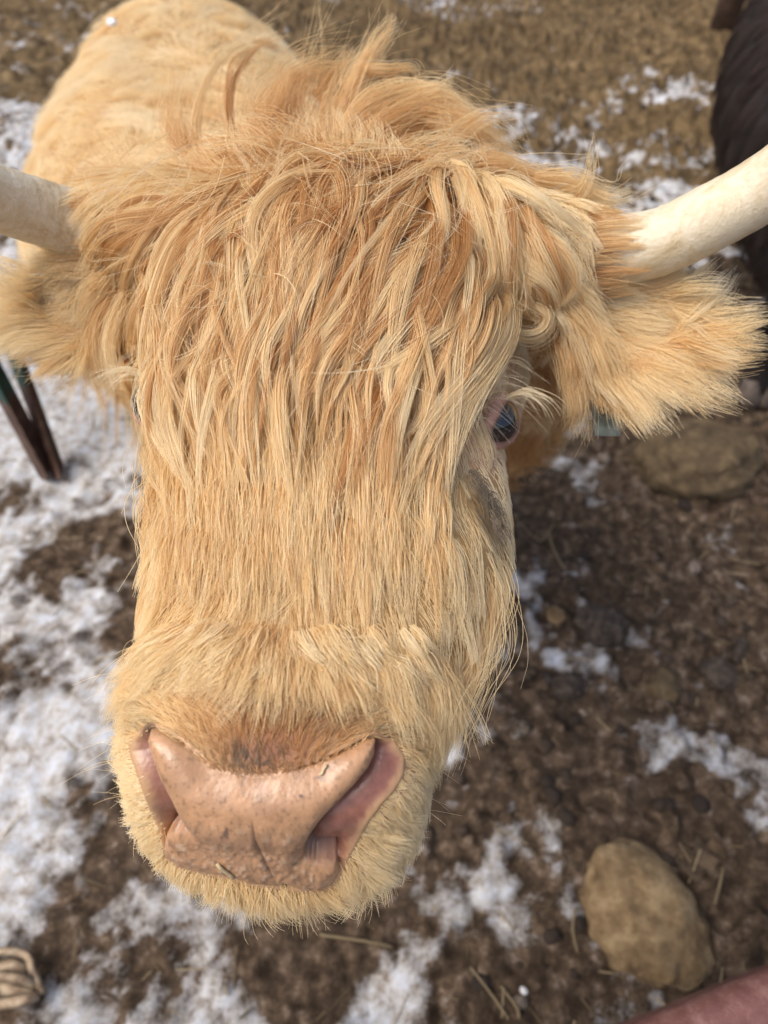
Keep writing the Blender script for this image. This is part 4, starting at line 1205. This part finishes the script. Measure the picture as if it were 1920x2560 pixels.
# ------------------------------------------------------------------ green and rusty trestle at the edge
tr = empty('steel_trestle', (-1.25, 1.3, 0))
tag(tr, 'steel trestle with splayed legs, green paint worn to rust near the snow', 'trestle')
m, nt, b = new_mat('worn_green_paint')
tc = nd(nt, 'ShaderNodeTexCoord'); sep = nd(nt, 'ShaderNodeSeparateXYZ'); nt.links.new(tc.outputs['Object'], sep.inputs[0])
ad = nd(nt, 'ShaderNodeMath', operation='MULTIPLY_ADD'); nt.links.new(noise(nt, 9, 4), ad.inputs[0]); ad.inputs[1].default_value = .10; nt.links.new(sep.outputs[2], ad.inputs[2])
fc_ = ramp(nt, ad.outputs[0], [(.27, (0, 0, 0)), (.29, (1, 1, 1))])
rust = ramp(nt, noise(nt, 30, 5), [(.3, (.035, .016, .010)), (.5, (.07, .034, .022)), (.7, (.12, .075, .055))])
grn = ramp(nt, noise(nt, 25, 4), [(.3, (.010, .035, .026)), (.7, (.024, .062, .046))])
nt.links.new(mix(nt, fc_, rust, grn), b.inputs['Base Color']); b.inputs['Roughness'].default_value = .6
bump(nt, b, noise(nt, 120, 4), .3, .003)
M_GREEN = m
def bar(name, p0, p1, w, t, mat, par, wdir):
    """flat steel angle: two flanges"""
    p0, p1 = np.array(p0, float), np.array(p1, float)
    d = nz(p1 - p0); a = nz(np.array(wdir, float) - d * np.dot(wdir, d)); c = np.cross(d, a)
    prof = [(0, 0), (w, 0), (w, t), (t, t), (t, w), (0, w)]
    v = [p + a * x + c * y for p in (p0, p1) for x, y in prof]
    n = 6
    f = [(0, 3, 2, 1), (0, 5, 4, 3), (6, 7, 8, 9), (6, 9, 10, 11)] + [(i, (i + 1) % n, (i + 1) % n + n, i + n) for i in range(n)]
    return mesh_obj(name, v, f, mat, par, smooth=False)
f1 = Gq(112, 1032); f1[2] = -.01
top1 = Pq(-105, 440, 1.95)
bar('leg', f1, top1, .045, .006, M_GREEN, tr, (.8, -.6, 0))
f2_ = Gq(84, 1030); f2_[2] = -.01
top2 = Pq(-235, 440, 1.75)
bar('leg', f2_, top2, .055, .006, M_GREEN, tr, (.8, -.6, 0))
tA = top1; tB = top2
far_f1 = f1 + np.array([-1.0, .1, 0]); far_f2 = f2_ + np.array([-1.0, .1, 0])
bar('leg', far_f1, tA + np.array([-.6, .1, 0]), .062, .006, M_GREEN, tr, (.8, -.6, 0))
bar('leg', far_f2, tB + np.array([-.6, .1, 0]), .05, .006, M_GREEN, tr, (.6, .8, 0))
bar('rail', tA + np.array([.08, 0, 0]), tA + np.array([-.75, .1, 0]), .06, .006, M_GREEN, tr, (0, 0, 1))
bar('rail', tB + np.array([.08, 0, 0]), tB + np.array([-.75, .1, 0]), .06, .006, M_GREEN, tr, (0, 0, 1))

# ------------------------------------------------------------------ gate between viewer and cow
gt = empty('tube_gate', (.3, .05, 0))
tag(gt, 'rust red painted steel tube gate, only a bit of its top rail showing', 'gate')
m, nt, b = new_mat('faded_red_paint')
nt.links.new(ramp(nt, noise(nt, 45, 6, .7), [(.3, (.11, .045, .038)), (.5, (.17, .075, .064)), (.68, (.26, .14, .12))]), b.inputs['Base Color']); b.inputs['Roughness'].default_value = .45
bump(nt, b, noise(nt, 200, 4), .2, .002)
gA = Pq(1390, 2290, .56); gB = Pq(1718, 2158, .56)
gd = gB - gA; gd[2] = 0; gd = nz(gd)
c0 = (gA + gB) / 2 - np.array([0, 0, .012]); c0[2] = gA[2] - .01
for k, z in enumerate((0, -.22, -.42, -.60, -.76)):
    pth = [c0 + gd * s_ + np.array([0, 0, z]) for s_ in np.linspace(-1.4, 1.6, 12)]
    v, f = tube(pth, .0245 if k == 0 else .02, 24); mesh_obj('rail', v, f, m, gt)
for s_ in (-1.4, .55, 1.6):
    v, f = tube([c0 + gd * s_ + np.array([0, 0, .0]), c0 + gd * s_ + np.array([0, 0, -.78])], .018, 16); mesh_obj('upright', v, f, m, gt)
v, f = tube([c0 + gd * 1.7 + np.array([0, 0, .15]), np.append((c0 + gd * 1.7)[:2], -.1)], .06, 20); mesh_obj('post', v, f, m, gt)

# ------------------------------------------------------------------ wooden post far off
m, nt, b = new_mat('old_wood'); nt.links.new(ramp(nt, noise(nt, 18, 6), [(.3, (.05, .028, .018)), (.7, (.13, .08, .055))]), b.inputs['Base Color']); b.inputs['Roughness'].default_value = .85
pb = Gq(1562, 62)
v, f = tube([(pb[0], pb[1], -.1), (pb[0], pb[1] + .005, .5), (pb[0] + .01, pb[1], 1.0), (pb[0] + .01, pb[1], 1.35)], [.085, .08, .078, .075], 20)
v = np.array(v); v[:, :2] += .006 * np.stack([vnoise(v * 14, 1), vnoise(v * 14, 2)], 1)
tag(mesh_obj('wooden_post', v, f, m), 'dark brown wooden post standing far off beside the black cow', 'post')

# ------------------------------------------------------------------ stones and lumps
def stone(name, center, ex, ey, ez_, rot, seed, mat, rough=.12, ridges=0, sub=5):
    bm = bmesh.new(); bmesh.ops.create_icosphere(bm, subdivisions=sub, radius=1)
    v = np.array([p.co[:] for p in bm.verts]); f = [tuple(p.index for p in q.verts) for q in bm.faces]; bm.free()
    r = 1 + rough * fbm(v * 1.4 + seed, 3, seed) + rough * .35 * fbm(v * 5 + seed, 4, seed + 3)
    if ridges: r = r + .05 * np.sin(v[:, 0] * ridges + 1.5 * v[:, 1])
    v = np.sign(v) * np.abs(v) ** .9 * r[:, None] * np.array([ex, ey, ez_])
    c, s = math.cos(rot), math.sin(rot)
    v = np.stack([v[:, 0] * c - v[:, 1] * s, v[:, 0] * s + v[:, 1] * c, v[:, 2]], 1) + np.array(center)
    return mesh_obj(name, v, f, mat)
def rock_mat(name, c1, c2, c3, sc=16, rgh=.85):
    m, nt, b = new_mat(name)
    c = ramp(nt, noise(nt, sc, 6, .6), [(.3, c1), (.5, c2), (.7, c3)])
    c = mix(nt, ramp(nt, noise(nt, sc * 5, 4), [(.5, (0, 0, 0)), (.75, (.5, .5, .5))]), c, c1)
    nt.links.new(c, b.inputs['Base Color']); b.inputs['Roughness'].default_value = rgh
    bump(nt, b, noise(nt, sc * 4, 8, .7), .8, .012)
    return m
R_TAN = rock_mat('tan_stone', (.10, .062, .028), (.24, .16, .078), (.42, .31, .17), 22)
R_BRN = rock_mat('caked_mud', (.045, .03, .014), (.11, .074, .036), (.19, .135, .07), 24)
R_DRK = rock_mat('dark_lump', (.028, .020, .014), (.065, .047, .034), (.14, .105, .08), 45, .9)
def at_ground(x, y, dz=0):
    p = Gq(x, y); p[2] = gz(p[0], p[1]) + dz; return p
c = at_ground(1385, 1975, -.008)
tag(stone('boulder', c, .138, .108, .080, math.radians(-58), 3, R_TAN, .22), 'large smooth tan boulder lying in the mud near the red rail', 'stone')
c = at_ground(1500, 1010, .02)
tag(stone('boulder', c, .19, .14, .10, .2, 8, R_BRN, .22), 'big mud caked brown boulder on the ground below the ear', 'stone')
for (x, y, r, lb, mt, rd, seed) in [(1425, 1487, .046, 'small round brown stone with a muddy top in the dark mud', R_BRN, 0, 11), (1548, 1467, .046, 'small round slate grey stone to the far side of the brown one', R_DRK, 0, 12),
     (1290, 1362, .060, 'dark ridged lump half sunk in mud beside the cheek', R_DRK, 16, 13), (1222, 1490, .040, 'small dark ridged lump next to the snow flecks', R_DRK, 14, 14), (1592, 1412, .036, 'narrow dark curved lump above the slate grey stone', R_DRK, 0, 15),
     (1200, 1335, .026, 'little pale tan pebble next to the jaw', R_TAN, 0, 16), (1128, 2143, .007, 'tiny white pebble on mud near the bottom', None, 0, 17), (1585, 1480, .02, 'pea sized brown pebble touching the slate grey stone', R_BRN, 0, 18)]:
    if mt is None: mt = rock_mat('white_pebble', (.7, .7, .7), (.78, .78, .78), (.8, .8, .8), 20)
    elong = .45 if 'curved' in lb else .85
    tag(stone('stone' if 'lump' not in lb else 'mud_lump', at_ground(x, y, r * .02), r, r * elong, r * .7, seed * .7, seed, mt, .30, rd, 4), lb, 'stone' if 'lump' not in lb else 'lump')

# trodden clods nobody could count
m, nt, b = new_mat('mud_clod'); oi = nd(nt, 'ShaderNodeNewGeometry')
cl_ = ramp(nt, oi.outputs['Random Per Island'], [(.0, (.018, .011, .007)), (.5, (.05, .032, .02)), (.85, (.10, .07, .046)), (1.0, (.26, .21, .165))])
nt.links.new(mix(nt, ramp(nt, noise(nt, 120, 5), [(.4, (0, 0, 0)), (.7, (.7, .7, .7))]), cl_, (.03, .019, .011)), b.inputs['Base Color']); b.inputs['Roughness'].default_value = .9
bump(nt, b, noise(nt, 160, 5, .7), .7, .006)
bm = bmesh.new(); bmesh.ops.create_icosphere(bm, subdivisions=2, radius=1)
iv = np.array([p.co[:] for p in bm.verts]); it = [tuple(p.index for p in q.verts) for q in bm.faces]; bm.free()
cv_, cf_ = [], []
for k in range(1500):
    if k < 900: x, y = rng.uniform(.15, 2.0), rng.uniform(-.1, 2.6)
    else: x, y = rng.uniform(-1.6, 3.0), rng.uniform(-.2, 4.5)
    if snow_v[min(np.searchsorted(ys, y), ny_ - 1) * nx_ + min(np.searchsorted(xs, x), nx_ - 1)] > .42: continue
    r = .005 + .017 * rng.random() ** 2.5
    v = iv * (1 + .35 * vnoise(iv * 1.3 + k * 3.7, k % 50)[:, None]) * np.array([r, r * rng.uniform(.6, 1), r * rng.uniform(.45, .8)])
    a = rng.uniform(0, 6.3); c, s = math.cos(a), math.sin(a)
    v = np.stack([v[:, 0] * c - v[:, 1] * s, v[:, 0] * s + v[:, 1] * c, v[:, 2]], 1) + np.array([x, y, gz(x, y) + r * .15])
    cf_ += [tuple(i + len(cv_) for i in t) for t in it]; cv_ += v.tolist()
tag(mesh_obj('mud_clods', cv_, cf_, m), 'loose crumbs and clods of trodden mud', 'mud', kind='stuff')
# ------------------------------------------------------------------ straw
m, nt, b = new_mat('straw'); oi = nd(nt, 'ShaderNodeNewGeometry')
nt.links.new(ramp(nt, oi.outputs['Random Per Island'], [(.0, (.06, .04, .018)), (.5, (.15, .11, .055)), (1.0, (.34, .27, .16))]), b.inputs['Base Color']); b.inputs['Roughness'].default_value = .7
M_STRAW = m
def ribbon(path, w, t=.0012):
    """flat straw blade with thickness"""
    path = np.asarray(path, float); T = nz(np.gradient(path, axis=0)); S = nz(np.cross(T, [0, 0, 1.0])); N_ = np.cross(S, T)
    w = np.broadcast_to(w, (len(path),))
    v = []; f = []
    for p, s, n, ww in zip(path, S, N_, w): v += [p - s * ww, p + n * t, p + s * ww, p - n * t]
    for i in range(len(path) - 1):
        for k in range(4): f.append((i * 4 + k, i * 4 + (k + 1) % 4, i * 4 + 4 + (k + 1) % 4, i * 4 + 4 + k))
    f += [(3, 2, 1, 0), tuple(len(path) * 4 - 4 + k for k in range(4))]
    return v, f
for pts, w, lb in [([(1182,1155),(1192,1200),(1215,1245)], .0035, 'pale straw stalk lying on mud just beside the cheek'), ([(1575,1215),(1620,1228),(1659,1238)], .003, 'yellow straw stalk reaching the picture edge below the muddy boulder'),
      ([(1552,1880),(1545,1910),(1536,1958)], .003, 'upright dry stalk beside the large tan boulder'), ([(1120,1130),(1165,1175),(1190,1150)], .0022, 'thin bent straw by the jaw above the pale stalk'),
      ([(1080,2130),(1110,2180),(1115,2205)], .003, 'short straw on mud at the bottom middle'), ([(1015,2090),(1060,2150),(1095,2205)], .0025, 'long thin straw on mud left of the short one'),
      ([(1240,1965),(1232,2010),(1245,2060)], .0025, 'thin straw lying against the tan boulder'), ([(690,2020),(790,2035),(850,2045)], .003, 'straw half buried in the snow below the chin')]:
    P_ = np.array([at_ground(x, y, .012) for x, y in pts]); P_ = catmull(P_, np.linspace(0, 2, 9))
    v, f = ribbon(P_, w); tag(mesh_obj('straw_stalk', v, f, M_STRAW), lb, 'straw')
M_PALE, nt, b = new_mat('pale_straw'); nt.links.new(ramp(nt, noise(nt, 300, 3), [(.3, (.45, .34, .18)), (.7, (.62, .52, .33))]), b.inputs['Base Color']); b.inputs['Roughness'].default_value = .6
# bits of straw on the nose
for (a, b2, w, lb) in [((478, 1838), (512, 1872), .0011, 'short pale straw bit stuck on the lower nose'), ((690, 1670), (706, 1650), .0009, 'tiny straw bit stuck near the upper nostril corner')]:
    pts = []
    for s_ in np.linspace(0, 1, 6):
        x, y = a[0] + (b2[0] - a[0]) * s_, a[1] + (b2[1] - a[1]) * s_
        i = np.argmin(np.where(ok, (nq[:, 0] - x) ** 2 + (nq[:, 1] - y) ** 2, 1e9)); pts.append(NP[i] + NV[i] * .0012)
    v, f = tube(pts, w, 6); tag(mesh_obj('straw_bit', v, f, M_PALE), lb, 'straw')
# litter nobody could count
v_all, f_all = [], []
for k in range(2900):
    if k < 1000: x, y = rng.uniform(-1.6, 2.2), rng.uniform(-.25, 2.4)
    else: x, y = rng.uniform(-2.5, 4), rng.uniform(2.2, 6.5)
    z = gz(x, y); a = rng.uniform(0, 6.3); L = rng.uniform(.015, .07) * (1 if y < 2.4 else 1.8); tl = rng.normal(0, .18)
    d = np.array([math.cos(a), math.sin(a), tl]); c = np.array([x, y, z + .006])
    s = np.array([-d[1], d[0], 0]) * rng.uniform(.0008, .002) * (1 if y < 2.4 else 1.5); u_ = np.array([0, 0, .0012])
    o_ = len(v_all)
    for e_ in (-.5, .5): v_all += [c + d * L * e_ - s, c + d * L * e_ + u_, c + d * L * e_ + s]
    f_all += [(o_, o_ + 1, o_ + 4, o_ + 3), (o_ + 1, o_ + 2, o_ + 5, o_ + 4), (o_ + 2, o_, o_ + 3, o_ + 5), (o_, o_ + 2, o_ + 1), (o_ + 3, o_ + 4, o_ + 5)]
tag(mesh_obj('straw_litter', v_all, f_all, M_STRAW, smooth=False), 'scattered short straw and chaff on the ground', 'straw', kind='stuff')

# ------------------------------------------------------------------ dry husk and dead leaf
m, nt, b = new_mat('dry_husk'); nt.links.new(ramp(nt, noise(nt, 50, 5), [(.3, (.17, .115, .07)), (.5, (.32, .235, .15)), (.7, (.46, .37, .26))]), b.inputs['Base Color']); b.inputs['Roughness'].default_value = .65
hk = empty('corn_husk', at_ground(45, 2120)); tag(hk, 'curled dry tan corn husk lying on mud at the bottom corner', 'husk')
for pts, w in [([(-20,2085,.03),(30,2065,.06),(75,2070,.06),(95,2110,.04),(105,2150,.02)], .008), ([(-20,2135,.02),(30,2120,.05),(80,2125,.045),(100,2135,.02)], .009), ([(-20,2175,.02),(40,2172,.04),(80,2165,.035),(98,2155,.03)], .011), ([(0,2100,.03),(40,2090,.045),(70,2100,.04)], .012), ([(10,2160,.01),(30,2120,.03),(60,2090,.02)], .006), ([(-10,2110,.02),(40,2140,.03),(85,2150,.02)], .012)]:
    P_ = np.array([at_ground(x, y, z) for x, y, z in pts]); P_ = catmull(P_, np.linspace(0, len(pts) - 1, 18))
    v, f = ribbon(P_, w * (.6 + .4 * np.sin(np.linspace(.3, 2.8, 18))), .002); mesh_obj('husk_strip', v, f, m, hk)
lc = at_ground(1505, 1862, .012)
vv = []; ff = []
for i in range(13):
    for j in range(9):
        u, w = i / 12 * 2 - 1, j / 8 * 2 - 1
        wd = .032 * math.sqrt(max(0, 1 - u * u)) * (1 + .35 * math.sin(u * 9 + w))
        vv.append(lc + np.array([u * .05, w * wd + .01 * math.sin(u * 3), .008 * math.sin(u * 5 + w * 3) + .010 * w * w]))
S_ = len(vv); vv += [p - np.array([0, 0, .0012]) for p in vv]
for i in range(12):
    for j in range(8):
        q_ = (i * 9 + j, (i + 1) * 9 + j, (i + 1) * 9 + j + 1, i * 9 + j + 1); ff.append(q_); ff.append(tuple(S_ + k for k in reversed(q_)))
m, nt, b = new_mat('dead_leaf'); nt.links.new(ramp(nt, noise(nt, 60, 5), [(.3, (.04, .026, .014)), (.7, (.12, .08, .045))]), b.inputs['Base Color']); b.inputs['Roughness'].default_value = .8
tag(mesh_obj('dead_leaf', vv, ff, m), 'crumpled dead brown leaf beside the tan boulder', 'leaf')
# snow crumb on the back
sm, nt, b = new_mat('snow_crumb'); b.inputs['Base Color'].default_value = (.82, .83, .85, 1); b.inputs['Roughness'].default_value = .7
hp_, hn_ = cast(265, 103)
if hp_ is not None:
    tag(stone('snow_crumb', hp_ + hn_ * .05, .010, .009, .008, 0, 5, sm, .3, 0, 3), 'small white crumb of snow caught in the fur on the back', 'snow')
